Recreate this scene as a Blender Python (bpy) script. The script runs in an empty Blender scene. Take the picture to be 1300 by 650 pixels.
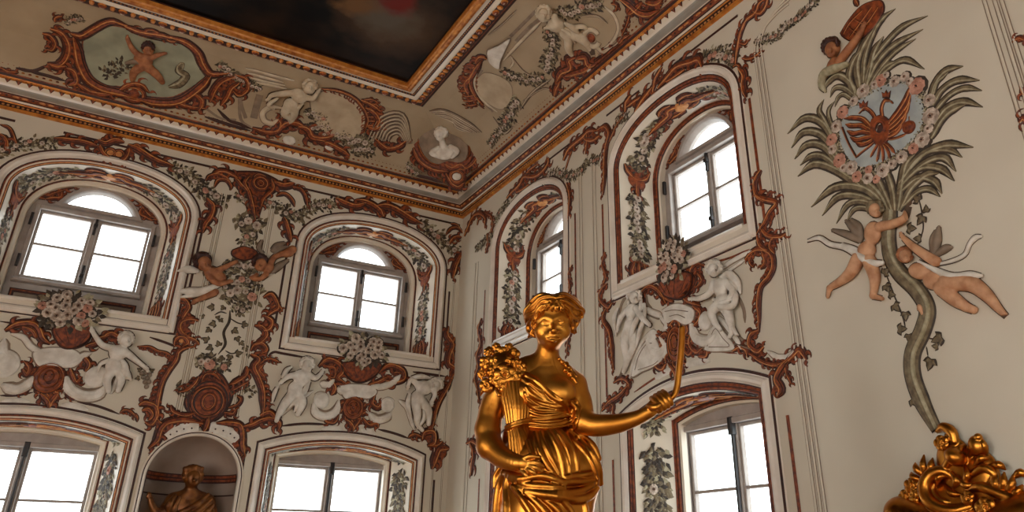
import bpy, bmesh, math, random
import numpy as np
from math import sin, cos, pi, sqrt, atan2
from mathutils import Vector, Matrix
rnd = random.Random(7)
SC = bpy.context.scene
COL = SC.collection

# ------------------------------------------------------------------ camera
W, H, F, PX, PY = 1300.0, 650.0, 977.53, 701.469, 240.246
CAM = np.array([0.0, 0.0, 1.6])
YAW, PITCH, ROLL = 0.55306773, 0.45388798, -0.00462513
def _cam_axes():
    ca, sa, cb, sb = cos(YAW), sin(YAW), cos(PITCH), sin(PITCH)
    fwd = np.array([cb * sa, cb * ca, sb]); right = np.array([ca, -sa, 0.0]); down = np.cross(fwd, right)
    r = cos(ROLL) * right + sin(ROLL) * down; d = -sin(ROLL) * right + cos(ROLL) * down
    return np.array([r, d, fwd])
CM = _cam_axes()
cd = bpy.data.cameras.new('camera'); cam = bpy.data.objects.new('camera', cd); COL.objects.link(cam)
cd.sensor_width = 36.0; cd.lens = F / W * 36.0
cd.shift_x = (W / 2 - PX) / W; cd.shift_y = (PY - H / 2) / W
cd.clip_start = 0.05
cam.matrix_world = Matrix(((CM[0][0], -CM[1][0], -CM[2][0], CAM[0]), (CM[0][1], -CM[1][1], -CM[2][1], CAM[1]),
                           (CM[0][2], -CM[1][2], -CM[2][2], CAM[2]), (0, 0, 0, 1)))
SC.camera = cam

# ------------------------------------------------------------------ light
SC.view_settings.view_transform = 'Standard'; SC.view_settings.look = 'None'
SC.view_settings.gamma = 1.0; SC.view_settings.exposure = 0.22
SC.view_settings.use_curve_mapping = False
SC.cycles.max_bounces = 7; SC.cycles.diffuse_bounces = 4; SC.cycles.glossy_bounces = 4
SC.cycles.sample_clamp_indirect = 4.0
SC.cycles.caustics_reflective = False; SC.cycles.caustics_refractive = False
wd = bpy.data.worlds.new('sky'); SC.world = wd; wd.use_nodes = True
bg = wd.node_tree.nodes['Background']; bg.inputs[0].default_value = (0.90, 0.96, 1.0, 1); bg.inputs[1].default_value = 4.5
X0, Y0, DR, DL = -7.0, -5.0, 4.549, 10.0           # room: x from X0 to DR, y from Y0 to DL
def area_light(name, loc, rot, sx, sy, power, col):
    l = bpy.data.lights.new(name, 'AREA'); l.shape = 'RECTANGLE'; l.size = sx; l.size_y = sy; l.energy = power; l.color = col
    o = bpy.data.objects.new(name, l); COL.objects.link(o); o.location = loc; o.rotation_euler = rot
    return o
DAY = (0.97, 0.99, 1.0)
OPEN_W = [(-3.4, 1.5, 0.5, 3.4), (-0.5, 1.5, 0.5, 3.4), (2.4, 1.5, 0.5, 3.4)]     # openings in the wall opposite: y centre, width, z0, z1
OPEN_B = [(-5.2, 1.5, 0.5, 3.4), (-2.2, 1.5, 0.5, 3.4), (0.8, 1.5, 0.5, 3.4), ]                        # openings in the back wall: x centre
for (c, w, a, b) in OPEN_W:  # area lamps in unseen openings, added and placed to tune the wall brightness
    area_light('unseen_daylight', (X0 - 0.05, c, (a + b) / 2), (0, -pi / 2, 0), b - a, w, 108, DAY)
for (c, w, a, b) in OPEN_B:
    area_light('unseen_daylight', (c, Y0 - 0.05, (a + b) / 2), (pi / 2, 0, 0), w, b - a, 10, DAY)

sl = bpy.data.lights.new('sun', 'SUN'); sl.energy = 26.0; sl.angle = 0.009; sl.color = (1.0, 0.90, 0.75)      # falls through the openings opposite on to the parquet
sun = bpy.data.objects.new('sun', sl); COL.objects.link(sun); sun.rotation_euler = Vector((1.0, 0.02, -0.90)).to_track_quat('-Z', 'Y').to_euler()

# ------------------------------------------------------------------ rays and surfaces
def ray(px, py): return CM.T @ np.array([(px - PX) / F, (py - PY) / F, 1.0])
class Left:
    "wall_left: u = x, v = height above the lens, h = out of the wall into the room"
    def __init__(s, h=0.0): s.h0 = h
    def P(s, u, v, h=0.0): return (u, DL - h - s.h0, v + 1.6)
    def at(s, px, py, h=0.0):
        r = ray(px, py); k = (DL - h - s.h0) / r[1]; return (r[0] * k, r[2] * k)
class Right:
    def __init__(s, h=0.0): s.h0 = h
    def P(s, u, v, h=0.0): return (DR - h - s.h0, u, v + 1.6)
    def at(s, px, py, h=0.0):
        r = ray(px, py); k = (DR - h - s.h0) / r[0]; return (r[1] * k, r[2] * k)
COVE = [(0.30, 5.135), (0.38, 5.24), (0.489, 5.352), (0.65, 5.475), (0.85, 5.575), (1.10, 5.66), (1.34, 5.709), (1.60, 5.74)]
_cl = [0.0]
for a, b in zip(COVE, COVE[1:]): _cl.append(_cl[-1] + math.dist(a, b))
def cove_at(t):
    t = max(0.0, min(t, _cl[-1] - 1e-6)); i = max(j for j in range(len(_cl) - 1) if _cl[j] <= t)
    k = (t - _cl[i]) / (_cl[i + 1] - _cl[i]); a, b = COVE[i], COVE[i + 1]
    L = math.dist(a, b); n = ((b[1] - a[1]) / L, -(b[0] - a[0]) / L)
    return (a[0] + (b[0] - a[0]) * k, a[1] + (b[1] - a[1]) * k, n[0], n[1])
class Cove:
    "the cove under the ceiling: u runs along the wall, v = length up the cove"
    def __init__(s, side): s.side = side
    def P(s, u, v, h=0.0):
        i, z, ni, nz = cove_at(v); i += ni * h; z += nz * h
        return (u, DL - i, z + 1.6) if s.side == 'L' else (DR - i, u, z + 1.6)
    def at(s, px, py, h=0.0):
        r = ray(px, py); lo, hi = 0.0, _cl[-1]
        def g(t):
            i, z, _, _ = cove_at(t)
            k = (DL - i) / r[1] if s.side == 'L' else (DR - i) / r[0]
            return k * r[2] - z, k
        for _ in range(40):
            m = (lo + hi) / 2
            if g(m)[0] > 0: lo = m
            else: hi = m
        k = g(lo)[1]
        return (r[0] * k, lo) if s.side == 'L' else (r[1] * k, lo)
SL, SR, CL, CR = Left(), Right(), Cove('L'), Cove('R')

# ------------------------------------------------------------------ materials
def lin(c):
    return tuple((x / 12.92 if x <= 0.04045 else ((x + 0.055) / 1.055) ** 2.4) for x in c)
def mat(name, a, b=None, scale=6.0, rough=0.6, metal=0.0, spec=0.5, detail=3.0, bump=0.0, bscale=40.0):
    "procedural paint, stone or metal: two tones mixed by noise (sRGB 0..1 tones)"
    m = bpy.data.materials.new(name); m.use_nodes = True; nt = m.node_tree; N = nt.nodes; bs = N['Principled BSDF']
    b = b or tuple(x * 0.9 for x in a)
    tc = N.new('ShaderNodeNewGeometry'); no = N.new('ShaderNodeTexNoise'); no.inputs['Scale'].default_value = scale; no.inputs['Detail'].default_value = detail
    cr = N.new('ShaderNodeValToRGB'); cr.color_ramp.elements[0].position = 0.35; cr.color_ramp.elements[1].position = 0.65
    cr.color_ramp.elements[0].color = (*lin(b), 1); cr.color_ramp.elements[1].color = (*lin(a), 1)
    nt.links.new(tc.outputs['Position'], no.inputs['Vector']); nt.links.new(no.outputs['Fac'], cr.inputs['Fac']); nt.links.new(cr.outputs['Color'], bs.inputs['Base Color'])
    bs.inputs['Roughness'].default_value = rough; bs.inputs['Metallic'].default_value = metal; bs.inputs['Specular IOR Level'].default_value = spec
    if bump:
        n2 = N.new('ShaderNodeTexNoise'); n2.inputs['Scale'].default_value = bscale; n2.inputs['Detail'].default_value = 4
        bp = N.new('ShaderNodeBump'); bp.inputs['Strength'].default_value = bump; bp.inputs['Distance'].default_value = 0.01
        nt.links.new(tc.outputs['Position'], n2.inputs['Vector']); nt.links.new(n2.outputs['Fac'], bp.inputs['Height']); nt.links.new(bp.outputs['Normal'], bs.inputs['Normal'])
    return m
M = {}
M['wall'] = mat('wall_paint', (.80, .76, .68), (.77, .725, .645), 1.2, 0.75)
M['contour'] = mat('brown_contour_paint', (.36, .27, .19), (.26, .19, .13), 12, 0.7)  # outline tone, also the shadow silhouette painted behind each cherub
M['giltpaint'] = mat('gold_paint', (.82, .54, .22), (.66, .36, .11), 10, 0.35, 0.3)
M['covelight'] = mat('pale_cove_paint', (.73, .66, .55), (.66, .585, .48), 5, 0.7)
M['covestucco'] = mat('cove_stucco_paint', (.78, .72, .62), (.70, .63, .53), 9, 0.65)
M['cove'] = mat('cove_paint', (.66, .585, .475), (.61, .53, .42), 2.0, 0.7)
M['cream'] = mat('cream_paint', (.85, .80, .72), (.81, .755, .675), 3, 0.32)
M['white'] = mat('white_moulding', (.88, .84, .78), (.84, .79, .73), 5, 0.24)
M['frame'] = mat('window_paint', (.65, .605, .57), (.59, .545, .51), 8, 0.5)
M['rust'] = mat('rust_paint', (.57, .27, .105), (.33, .125, .045), 24, 0.55)
M['rustdark'] = mat('dark_rust_paint', (.24, .095, .035), (.17, .06, .025), 14, 0.6)
M['rustlight'] = mat('light_rust_paint', (.82, .58, .34), (.70, .44, .22), 20, 0.55)
M['leaf'] = mat('olive_paint', (.49, .43, .32), (.35, .29, .205), 22, 0.7)
M['leafdark'] = mat('dark_olive_paint', (.25, .195, .135), (.17, .125, .085), 22, 0.7)
M['leaflight'] = mat('pale_olive_paint', (.68, .64, .53), (.54, .50, .38), 22, 0.7)
M['bloom'] = mat('pale_blossom_paint', (.79, .72, .65), (.56, .49, .43), 25, 0.7)
M['bloomheart'] = mat('blossom_heart_paint', (.60, .48, .40), (.46, .35, .28), 25, 0.7)
M['pink'] = mat('pink_blossom_paint', (.76, .56, .47), (.60, .40, .32), 25, 0.7)
M['stucco'] = mat('grisaille_paint', (.86, .83, .78), (.76, .72, .66), 10, 0.6)
M['stuccoshade'] = mat('grey_brown_paint', (.55, .47, .39), (.45, .38, .31), 8, 0.65)  # darker stucco tone, also used to paint shading strokes and fillet edges
M['grey'] = mat('grey_cornice_paint', (.62, .60, .56), (.55, .53, .49), 4, 0.55)
M['gilt'] = mat('gilding', (.76, .50, .19), (.62, .36, .11), 9, 0.31, 1.0)
M['giltskin'] = mat('smooth_gilding', (.76, .51, .20), (.68, .42, .14), 6, 0.40, 1.0)
M['giltdull'] = mat('dull_gilding', (.80, .52, .22), (.58, .31, .10), 12, 0.38, 0.45)
M['iron'] = mat('dark_iron', (.13, .09, .08), (.08, .06, .05), 20, 0.45)
M['floor'] = mat('parquet', (.76, .54, .26), (.66, .45, .20), 3, 0.4)
M['skin'] = mat('flesh_paint', (.78, .59, .44), (.66, .46, .32), 14, 0.65)
M['skindark'] = mat('dark_flesh_paint', (.66, .43, .27), (.50, .29, .17), 14, 0.65)
M['niche'] = mat('niche_paint', (.62, .54, .48), (.56, .48, .42), 3, 0.7)
M['bronze'] = mat('warm_bronze', (.52, .32, .14), (.34, .18, .07), 12, 0.42, 0.6)
M['panel'] = mat('grey_green_paint', (.62, .62, .52), (.50, .50, .42), 3, 0.7)
M['wreath'] = mat('grey_blue_paint', (.66, .68, .66), (.58, .60, .59), 8, 0.7)
def glass_mat():
    m = bpy.data.materials.new('window_glass'); m.use_nodes = True; nt = m.node_tree; N = nt.nodes
    N.remove(N['Principled BSDF'])
    t = N.new('ShaderNodeBsdfTransparent'); g = N.new('ShaderNodeBsdfGlossy'); mx = N.new('ShaderNodeMixShader'); no = N.new('ShaderNodeTexNoise')
    no.inputs['Scale'].default_value = 3.0; t.inputs[0].default_value = (.97, .985, .98, 1); g.inputs['Roughness'].default_value = 0.02
    mp = N.new('ShaderNodeMapRange'); mp.inputs[3].default_value = 0.03; mp.inputs[4].default_value = 0.07
    nt.links.new(no.outputs['Fac'], mp.inputs[0]); nt.links.new(mp.outputs[0], mx.inputs[0]); nt.links.new(t.outputs[0], mx.inputs[1]); nt.links.new(g.outputs[0], mx.inputs[2])
    nt.links.new(mx.outputs[0], N['Material Output'].inputs[0]); return m
M['glass'] = glass_mat()

# ------------------------------------------------------------------ mesh building
class MB:
    def __init__(s): s.v = []; s.f = []; s.m = []; s.mats = []; s.isl = []
    def mi(s, m):
        if m not in s.mats: s.mats.append(m)
        return s.mats.index(m)
    def add(s, verts, faces, m):
        o = len(s.v); s.v.extend(verts); k = s.mi(m); s.isl.append((o, len(s.v), len(s.f), len(s.f) + len(faces)))
        for f in faces: s.f.append(tuple(i + o for i in f)); s.m.append(k)
    def grid(s, rows, m, closed=False):
        "rows: lists of points of equal length; joined into a strip surface"
        n = len(rows[0]); vs = [p for r in rows for p in r]; fs = []
        for i in range(len(rows) - 1):
            for j in range(n if closed else n - 1):
                k = (j + 1) % n; fs.append((i * n + j, i * n + k, (i + 1) * n + k, (i + 1) * n + j))
        s.add(vs, fs, m)
    def box(s, S, u0, u1, v0, v1, h0, h1, m, bev=0.0):
        b = min(bev, abs(u1 - u0) / 3, abs(v1 - v0) / 3)
        q = [S.P(u0, v0, h0), S.P(u1, v0, h0), S.P(u1, v1, h0), S.P(u0, v1, h0)]
        r = [S.P(u0, v0, h1 - b), S.P(u1, v0, h1 - b), S.P(u1, v1, h1 - b), S.P(u0, v1, h1 - b)]
        t = [S.P(u0 + b, v0 + b, h1), S.P(u1 - b, v0 + b, h1), S.P(u1 - b, v1 - b, h1), S.P(u0 + b, v1 - b, h1)]
        fs = [(3, 2, 1, 0)] + [(i, (i + 1) % 4, 4 + (i + 1) % 4, 4 + i) for i in range(4)]
        if b: fs += [(4 + i, 4 + (i + 1) % 4, 8 + (i + 1) % 4, 8 + i) for i in range(4)] + [(8, 9, 10, 11)]; s.add(q + r + t, fs, m)
        else: fs += [(4, 5, 6, 7)]; s.add(q + r, fs, m)
    def pieces(s):
        "the separate pieces of a drawing: groups of strokes that lie close together"
        k = len(s.isl); V = np.array(s.v, float)
        lo = np.array([V[a:b].min(0) for a, b, _, _ in s.isl]); hi = np.array([V[a:b].max(0) for a, b, _, _ in s.isl]); size = (hi - lo).max(1)
        gap = np.maximum(0, np.maximum(lo[:, None] - hi[None], lo[None] - hi[:, None])); near = np.sqrt((gap ** 2).sum(2)) <= np.maximum(.02, .45 * np.maximum(size[:, None], size[None]))
        lab = np.arange(k)
        while True:
            n = np.where(near, lab[None, :], k).min(1); n = np.minimum(n, lab)
            if (n == lab).all(): break
            lab = n
        if len(set(lab)) == 1: return [s]
        out = []
        for q in sorted(set(lab)):
            b = MB()
            for i in np.nonzero(lab == q)[0]:
                a, e, f0, f1 = s.isl[i]
                for j in range(f0, f1): b.add([s.v[x] for x in s.f[j]], [tuple(range(len(s.f[j])))], s.mats[s.m[j]])
            out.append(b.weld())
        return out
    def weld(s):
        key = {}; idx = []; V = []
        for p in s.v:
            q = tuple(round(float(x), 5) for x in p)
            if q not in key: key[q] = len(V); V.append(p)
            idx.append(key[q])
        s.v = V; s.f = [tuple(idx[i] for i in f) for f in s.f]; return s
    def build(s, name, parent=None, smooth=False, recalc=False, **tags):
        me = bpy.data.meshes.new(name); me.from_pydata([tuple(map(float, p)) for p in s.v], [], s.f)
        for m in s.mats: me.materials.append(M[m] if isinstance(m, str) else m)
        me.polygons.foreach_set('material_index', s.m)
        if smooth: me.polygons.foreach_set('use_smooth', [True] * len(s.f))
        if recalc:
            bm = bmesh.new(); bm.from_mesh(me); bmesh.ops.recalc_face_normals(bm, faces=bm.faces); bm.to_mesh(me); bm.free()
        me.update(); o = bpy.data.objects.new(name, me); COL.objects.link(o)
        if parent: o.parent = parent
        tag(o, **tags); return o
def tag(o, label=None, cat=None, group=None, kind=None):
    if label: o['label'] = label
    if cat: o['category'] = cat
    if group: o['group'] = group
    if kind: o['kind'] = kind
    return o
def empty(name, label=None, cat=None, group=None, kind=None):
    o = bpy.data.objects.new(name, None); COL.objects.link(o); o.empty_display_size = 0.1
    return tag(o, label, cat, group, kind)
def offset(pts, d):
    "closed 2-D outline pushed outwards by d (miter joints); pts counter-clockwise or clockwise alike"
    n = len(pts); A = sum(pts[i][0] * pts[(i + 1) % n][1] - pts[(i + 1) % n][0] * pts[i][1] for i in range(n)); sg = 1 if A > 0 else -1
    out = []
    for i in range(n):
        a, b, c = pts[i - 1], pts[i], pts[(i + 1) % n]
        e1 = (b[0] - a[0], b[1] - a[1]); e2 = (c[0] - b[0], c[1] - b[1]); l1 = math.hypot(*e1) or 1; l2 = math.hypot(*e2) or 1
        n1 = (e1[1] / l1 * sg, -e1[0] / l1 * sg); n2 = (e2[1] / l2 * sg, -e2[0] / l2 * sg)
        k = 1 + n1[0] * n2[0] + n1[1] * n2[1]; k = max(k, 0.4)
        out.append((b[0] + (n1[0] + n2[0]) / k * d, b[1] + (n1[1] + n2[1]) / k * d))
    return out
def sweep(mb, S, pts, profile):
    "profile: [(offset, h, material of the strip to the next)] carried round a closed outline"
    rings = [([S.P(u, v, h) for u, v in offset(pts, o)], m) for o, h, m in profile]
    for (a, m), (b, _) in zip(rings, rings[1:]): mb.grid([a, b], m, closed=True)
def fill(loops):
    "flat polygon with holes -> (verts2d, faces)"
    bm = bmesh.new(); es = []
    for lp in loops:
        vs = [bm.verts.new((u, v, 0)) for u, v in lp]
        for i in range(len(vs)): es.append(bm.edges.new((vs[i], vs[(i + 1) % len(vs)])))
    bmesh.ops.triangle_fill(bm, use_beauty=True, use_dissolve=False, edges=es)
    bm.verts.index_update(); V = [(v.co.x, v.co.y) for v in bm.verts]; Fc = [tuple(v.index for v in f.verts) for f in bm.faces]; bm.free()
    return V, Fc
def plate(mb, S, loops, h0, h1, m):
    "a slab with holes between depths h0 (back) and h1 (front)"
    V, Fc = fill(loops); mb.add([S.P(u, v, h1) for u, v in V], Fc, m); mb.add([S.P(u, v, h0) for u, v in V], [f[::-1] for f in Fc], m)
    for lp in loops: mb.grid([[S.P(u, v, h1) for u, v in lp], [S.P(u, v, h0) for u, v in lp]], m, closed=True)
# ------------------------------------------------------------------ setting
def basket(cx, hw, zb, zs, za, n=2.15, seg=30):
    p = [(cx + hw, zb), (cx + hw, (zb + zs) / 2)]
    for i in range(seg + 1):
        a = pi * i / seg; c, s_ = cos(a), sin(a)
        p.append((cx + hw * math.copysign(abs(c) ** (2 / n), c), zs + (za - zs) * abs(s_) ** (2 / n)))
    p += [(cx - hw, (zb + zs) / 2), (cx - hw, zb)]
    return p
def segmental(cx, hw, zb, zc, za, seg=20):
    R = (hw * hw + (za - zc) ** 2) / (2 * (za - zc)); a0 = math.asin(hw / R)
    p = [(cx + hw, zb), (cx + hw, (zb + zc) / 2)]
    for i in range(seg + 1):
        a = a0 - 2 * a0 * i / seg; p.append((cx + R * sin(a), za - R + R * cos(a)))
    return p + [(cx - hw, (zb + zc) / 2), (cx - hw, zb)]
def rect(u0, u1, v0, v1): return [(u0, v0), (u1, v0), (u1, v1), (u0, v1)]
# upper and lower windows: (surface, centre, scale of the widths, which)
UPPER = [(SL, -0.20, 1.0), (SL, 3.23, 1.0), (SR, 5.15, 0.935), (SR, 7.97, 0.89)]
LOWER = [(SL, -0.25, 1.0), (SL, 3.13, 1.0), (SR, 5.14, 0.90), (SR, 7.92, 0.88)]
def up_outer(c, k): return basket(c, 1.085 * k, 2.46, 3.88, 4.50)
def up_inner(c, k): return basket(c, 0.80 * k, 2.46, 3.74, 4.33)
def lo_outer(c, k): return segmental(c, 1.06 * k, -1.0, 1.29, 1.485)
def lo_inner(c, k): return segmental(c, 0.76 * k, -1.0, 1.245, 1.345)
NICHE = basket(1.415, 0.495, -0.75, 0.86, 1.33, 2.0)
T = 0.62                                             # wall thickness
def wall(name, S, u0, u1, loops):
    mb = MB(); plate(mb, S, [rect(u0, u1, -1.6, 6.05)] + loops, -T, 0.0, 'wall'); return mb.build(name, kind='structure')
wall('wall_left', SL, X0, DR, [up_outer(c, k) for S, c, k in UPPER if S is SL] + [lo_outer(c, k) for S, c, k in LOWER if S is SL] + [NICHE])
wall('wall_right', SR, Y0, DL, [up_outer(c, k) for S, c, k in UPPER if S is SR] + [lo_outer(c, k) for S, c, k in LOWER if S is SR])
class Opp:
    P = staticmethod(lambda u, v, h=0: (X0 + h, u, v))
class Back:
    P = staticmethod(lambda u, v, h=0: (u, Y0 + h, v))
mb = MB(); plate(mb, Opp, [rect(Y0, DL, 0, 7.65)] + [rect(c - w / 2, c + w / 2, a, b) for c, w, a, b in OPEN_W], -0.3, 0, 'wall'); mb.build('wall_opposite', kind='structure')
mb = MB(); plate(mb, Back, [rect(X0, DR, 0, 7.65)] + [rect(c - w / 2, c + w / 2, a, b) for c, w, a, b in OPEN_B], -0.3, 0, 'wall'); mb.build('wall_back', kind='structure')
mb = MB(); mb.add([(X0, Y0, 0), (DR, Y0, 0), (DR, DL, 0), (X0, DL, 0), (X0, Y0, -.1), (DR, Y0, -.1), (DR, DL, -.1), (X0, DL, -.1)],
                  [(0, 1, 2, 3), (7, 6, 5, 4), (0, 4, 5, 1), (1, 5, 6, 2), (2, 6, 7, 3), (3, 7, 4, 0)], 'floor'); mb.build('floor', kind='structure')

def Lpath(i, z):
    "cornice and cove run along both walls and mitre in the corner"
    return [(X0, DL - i, z + 1.6), (DR - i, DL - i, z + 1.6), (DR - i, Y0, z + 1.6)]
mb = MB()
for a, b in zip(COVE[:-1], COVE[1:-1]): mb.grid([Lpath(*a), Lpath(*b)], 'cove')
mb.grid([Lpath(1.34, 5.709), Lpath(1.34, 5.95)], 'cove')
mb.add([(X0, DL, 7.6), (DR, DL, 7.6), (DR, Y0, 7.6), (X0, Y0, 7.6)], [(0, 1, 2, 3)], 'cream')
mb.build('ceiling', kind='structure')
# cornice
CORN = [(0.0, 4.800, 'giltpaint'), (.035, 4.808, 'giltpaint'), (.035, 4.832, 'rustdark'), (.022, 4.838, 'rustdark'), (.022, 4.872, 'rustdark'), (.04, 4.878, 'giltpaint'), (.048, 4.892, 'rustdark'), (.052, 4.90, 'cream'),
        (.062, 4.920, 'rustdark'), (.075, 4.928, 'rust'), (.098, 4.945, 'rust'), (.105, 4.960, 'rustdark'), (.118, 4.968, 'white'), (.130, 4.971, 'grey'), (.165, 4.978, 'grey'), (.195, 4.990, 'grey'), (.205, 5.005, 'white'),
        (.215, 5.03, 'cream'), (.245, 5.07, 'giltpaint'), (.262, 5.085, 'giltpaint'), (.27, 5.10, 'rustdark'), (.285, 5.125, 'rust'), (.30, 5.145, 'rustdark'), (.325, 5.185, 'rust'), (.345, 5.21, 'rustdark'), (.362, 5.235, 'rustdark'), (.375, 5.26, 'rustdark')]
mb = MB()
for (i, z, m), (i2, z2, _) in zip(CORN, CORN[1:]): mb.grid([Lpath(i, z), Lpath(i2, z2)], m)
corn = mb.build('trim_1', kind='structure')
def run(i, step, lo_x=-2.6, lo_y=1.2):
    "stations along both walls at inset i"
    for k in range(int((DR - i - lo_x) / step)): yield (DR - i - step * (k + .5), DL - i, 0)
    for k in range(int((DL - i - lo_y) / step)): yield (DR - i, DL - i - step * (k + .5), 1)
def bead(mb, x, y, z, side, L, w, m):
    a = [(-L, 0), (-L * .5, w), (L * .5, w), (L, 0), (L * .5, -w), (-L * .5, -w)]
    vs = []
    for s_, hh in ((1, 0), (.55, .8 * w)):
        for t, q in a:
            d = hh
            vs.append((x + t * s_, y - d, z + q * s_ - d * .5) if side == 0 else (x - d, y + t * s_, z + q * s_ - d * .5))
    mb.add(vs, [(i, (i + 1) % 6, 6 + (i + 1) % 6, 6 + i) for i in range(6)] + [tuple(range(6, 12))], m)
mb = MB()
for x, y, s_ in run(.028, .05): bead(mb, x, y, 4.856 + 1.6, s_, .017, .013, 'rustlight')
mb.build('bead_row', corn)
mb = MB()
for k, (x, y, s_) in enumerate(run(.095, .09)):
    if k % 3 < 2: bead(mb, x, y, 4.947 + 1.6, s_, .042, .015, 'rustlight')
    else: bead(mb, x, y, 4.947 + 1.6, s_, .014, .014, 'rustdark')
mb.build('bead_and_reel', corn)
mb = MB()
for x, y, s_ in run(.235, .11):                     # hanging leaf teeth
    for w, m, d in ((.034, 'rustdark', 0.004), (.018, 'rust', 0.008)):
        pr = [(-w, .252, 5.078), (0, .250 , 5.078), (w, .252, 5.078), (w * .6, .240, 5.062), (0, .222, 5.038 + d * .6), (-w * .6, .240, 5.062)]
        vs = []
        for t, i, z in pr: vs.append((x + t, DL - i - d, z + 1.6 - d) if s_ == 0 else (DR - i - d, y + t, z + 1.6 - d))
        mb.add(vs, [(0, 1, 4, 5), (1, 2, 3, 4)], m)
mb.build('leaf_teeth', corn)
mb = MB()
for x, y, s_ in run(.26, .05): bead(mb, x, y, 5.085 + 1.6, s_, .018, .013, 'giltpaint')
mb.build('bead_row', corn)
mb = MB()
for k, (x, y, s_) in enumerate(run(.318, .07)): bead(mb, x, y, 5.165 + 1.6, s_, .022, .014, ('rust', 'giltdull')[k % 2])
for k, (x, y, s_) in enumerate(run(.350, .055)): bead(mb, x, y, 5.215 + 1.6, s_, .014, .010, 'rust')
mb.build('studded_band', corn)

# ------------------------------------------------------------------ ceiling picture
pic = empty('ceiling_painting', 'dark ceiling canvas of cloudy figures in a broad gilded frame', 'painting')
FR = [(1.30, 5.705, 'rustdark'), (1.325, 5.690, 'rustdark'), (1.345, 5.680, 'rust'), (1.36, 5.675, 'rustdark'), (1.455, 5.672, 'cream'), (1.47, 5.672, 'cream'), (1.50, 5.682, 'white'), (1.515, 5.685, 'rustdark'), (1.555, 5.69, 'white'),
      (1.60, 5.685, 'cream'), (1.612, 5.665, 'giltdull'), (1.64, 5.660, 'giltdull'), (1.665, 5.665, 'giltdull'), (1.675, 5.675, 'rustlight'), (1.69, 5.69, 'giltpaint'), (1.70, 5.74, 'rustdark'), (1.70, 5.78, 'rustdark')]
mb = MB()
for (i, z, m), (i2, z2, _) in zip(FR, FR[1:]): mb.grid([Lpath(i, z), Lpath(i2, z2)], m)
frame = mb.build('picture_frame', pic)
mb = MB()
for k, (x, y, s_) in enumerate(run(1.42, .105, -2.5, 1.2)):
    L, m = ((.040, 'rust'), (.024, 'rustlight'))[k % 2]
    vs = []; n = 8
    for rr, hh in ((1.25, 0), (1.0, .022), (.5, .03)):
        for j in range(n):
            t, q = L * rr * cos(2 * pi * j / n), .034 * rr * sin(2 * pi * j / n)
            vs.append((x + t, y + q, 5.676 - hh + 1.6) if s_ == 0 else (x + q, y + t, 5.676 - hh + 1.6))
    mb.add(vs, [(j, (j + 1) % n, n + (j + 1) % n, n + j) for j in range(n)], 'giltpaint')
    if k % 2 == 0: bead(mb, x, y + (.03 if s_ == 0 else 0), 5.655 + 1.6, s_, .026, .014, 'bloom')
    mb.add(vs, [(n + j, n + (j + 1) % n, 2 * n + (j + 1) % n, 2 * n + j) for j in range(n)] + [tuple(range(2 * n, 3 * n))], m)
mb.build('egg_and_dart', frame)
mb = MB()
for x, y, s_ in run(1.538, .04, -2.2, 1.5): bead(mb, x, y, 5.69 + 1.6, s_, .012, .010, 'giltdull')
mb.build('bead_row', frame)
def canvas_mat():
    m = bpy.data.materials.new('dark_canvas'); m.use_nodes = True; nt = m.node_tree; N = nt.nodes; bs = N['Principled BSDF']
    g = N.new('ShaderNodeNewGeometry')
    def noise(sc, det):
        n = N.new('ShaderNodeTexNoise'); n.inputs['Scale'].default_value = sc; n.inputs['Detail'].default_value = det; nt.links.new(g.outputs['Position'], n.inputs['Vector']); return n
    def blob(c, r):
        d = N.new('ShaderNodeVectorMath'); d.operation = 'DISTANCE'; nt.links.new(wob.outputs[0], d.inputs[0]); d.inputs[1].default_value = c
        q = N.new('ShaderNodeMapRange'); q.inputs[1].default_value = r; q.inputs[2].default_value = r * .35; nt.links.new(d.outputs['Value'], q.inputs[0]); return q
    n1 = noise(1.3, 6); n2 = noise(3.5, 5)
    wob = N.new('ShaderNodeVectorMath'); wob.operation = 'MULTIPLY_ADD'; nt.links.new(n2.outputs['Color'], wob.inputs[0]); wob.inputs[1].default_value = (.5, .5, 0); nt.links.new(g.outputs['Position'], wob.inputs[2])
    cr = N.new('ShaderNodeValToRGB'); e = cr.color_ramp.elements; e[0].position = .42; e[0].color = (.0015, .001, .001, 1); e[1].position = .75; e[1].color = (.03, .015, .007, 1); nt.links.new(n1.outputs['Fac'], cr.inputs[0])
    last = cr.outputs[0]
    for c, r, col in (CANVAS_BLOBS):
        q = blob(c, r); mx = N.new('ShaderNodeMixRGB'); nt.links.new(q.outputs[0], mx.inputs[0]); nt.links.new(last, mx.inputs[1]); mx.inputs[2].default_value = (*col, 1); last = mx.outputs[0]
    nt.links.new(last, bs.inputs['Base Color']); bs.inputs['Roughness'].default_value = .5; bs.inputs['Specular IOR Level'].default_value = 0.1; return m
def on_ceiling(px, py, z=5.76):
    r = ray(px, py); k = z / r[2]; return (r[0] * k + .25, r[1] * k + .25, z + 1.6)
CANVAS_BLOBS = [(on_ceiling(500, 30), .75, (.07, .036, .016)), (on_ceiling(490, 22), .45, (.09, .07, .048)), (on_ceiling(505, 4), .30, (.13, .010, .005)), (on_ceiling(455, 4), .28, (.13, .06, .02))]
mb = MB(); i = 1.70
mb.add([(X0, DL - i, 5.76 + 1.6), (DR - i, DL - i, 5.76 + 1.6), (DR - i, Y0, 5.76 + 1.6), (X0, Y0, 5.76 + 1.6)], [(0, 1, 2, 3)], canvas_mat()); mb.build('canvas', pic)

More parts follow.
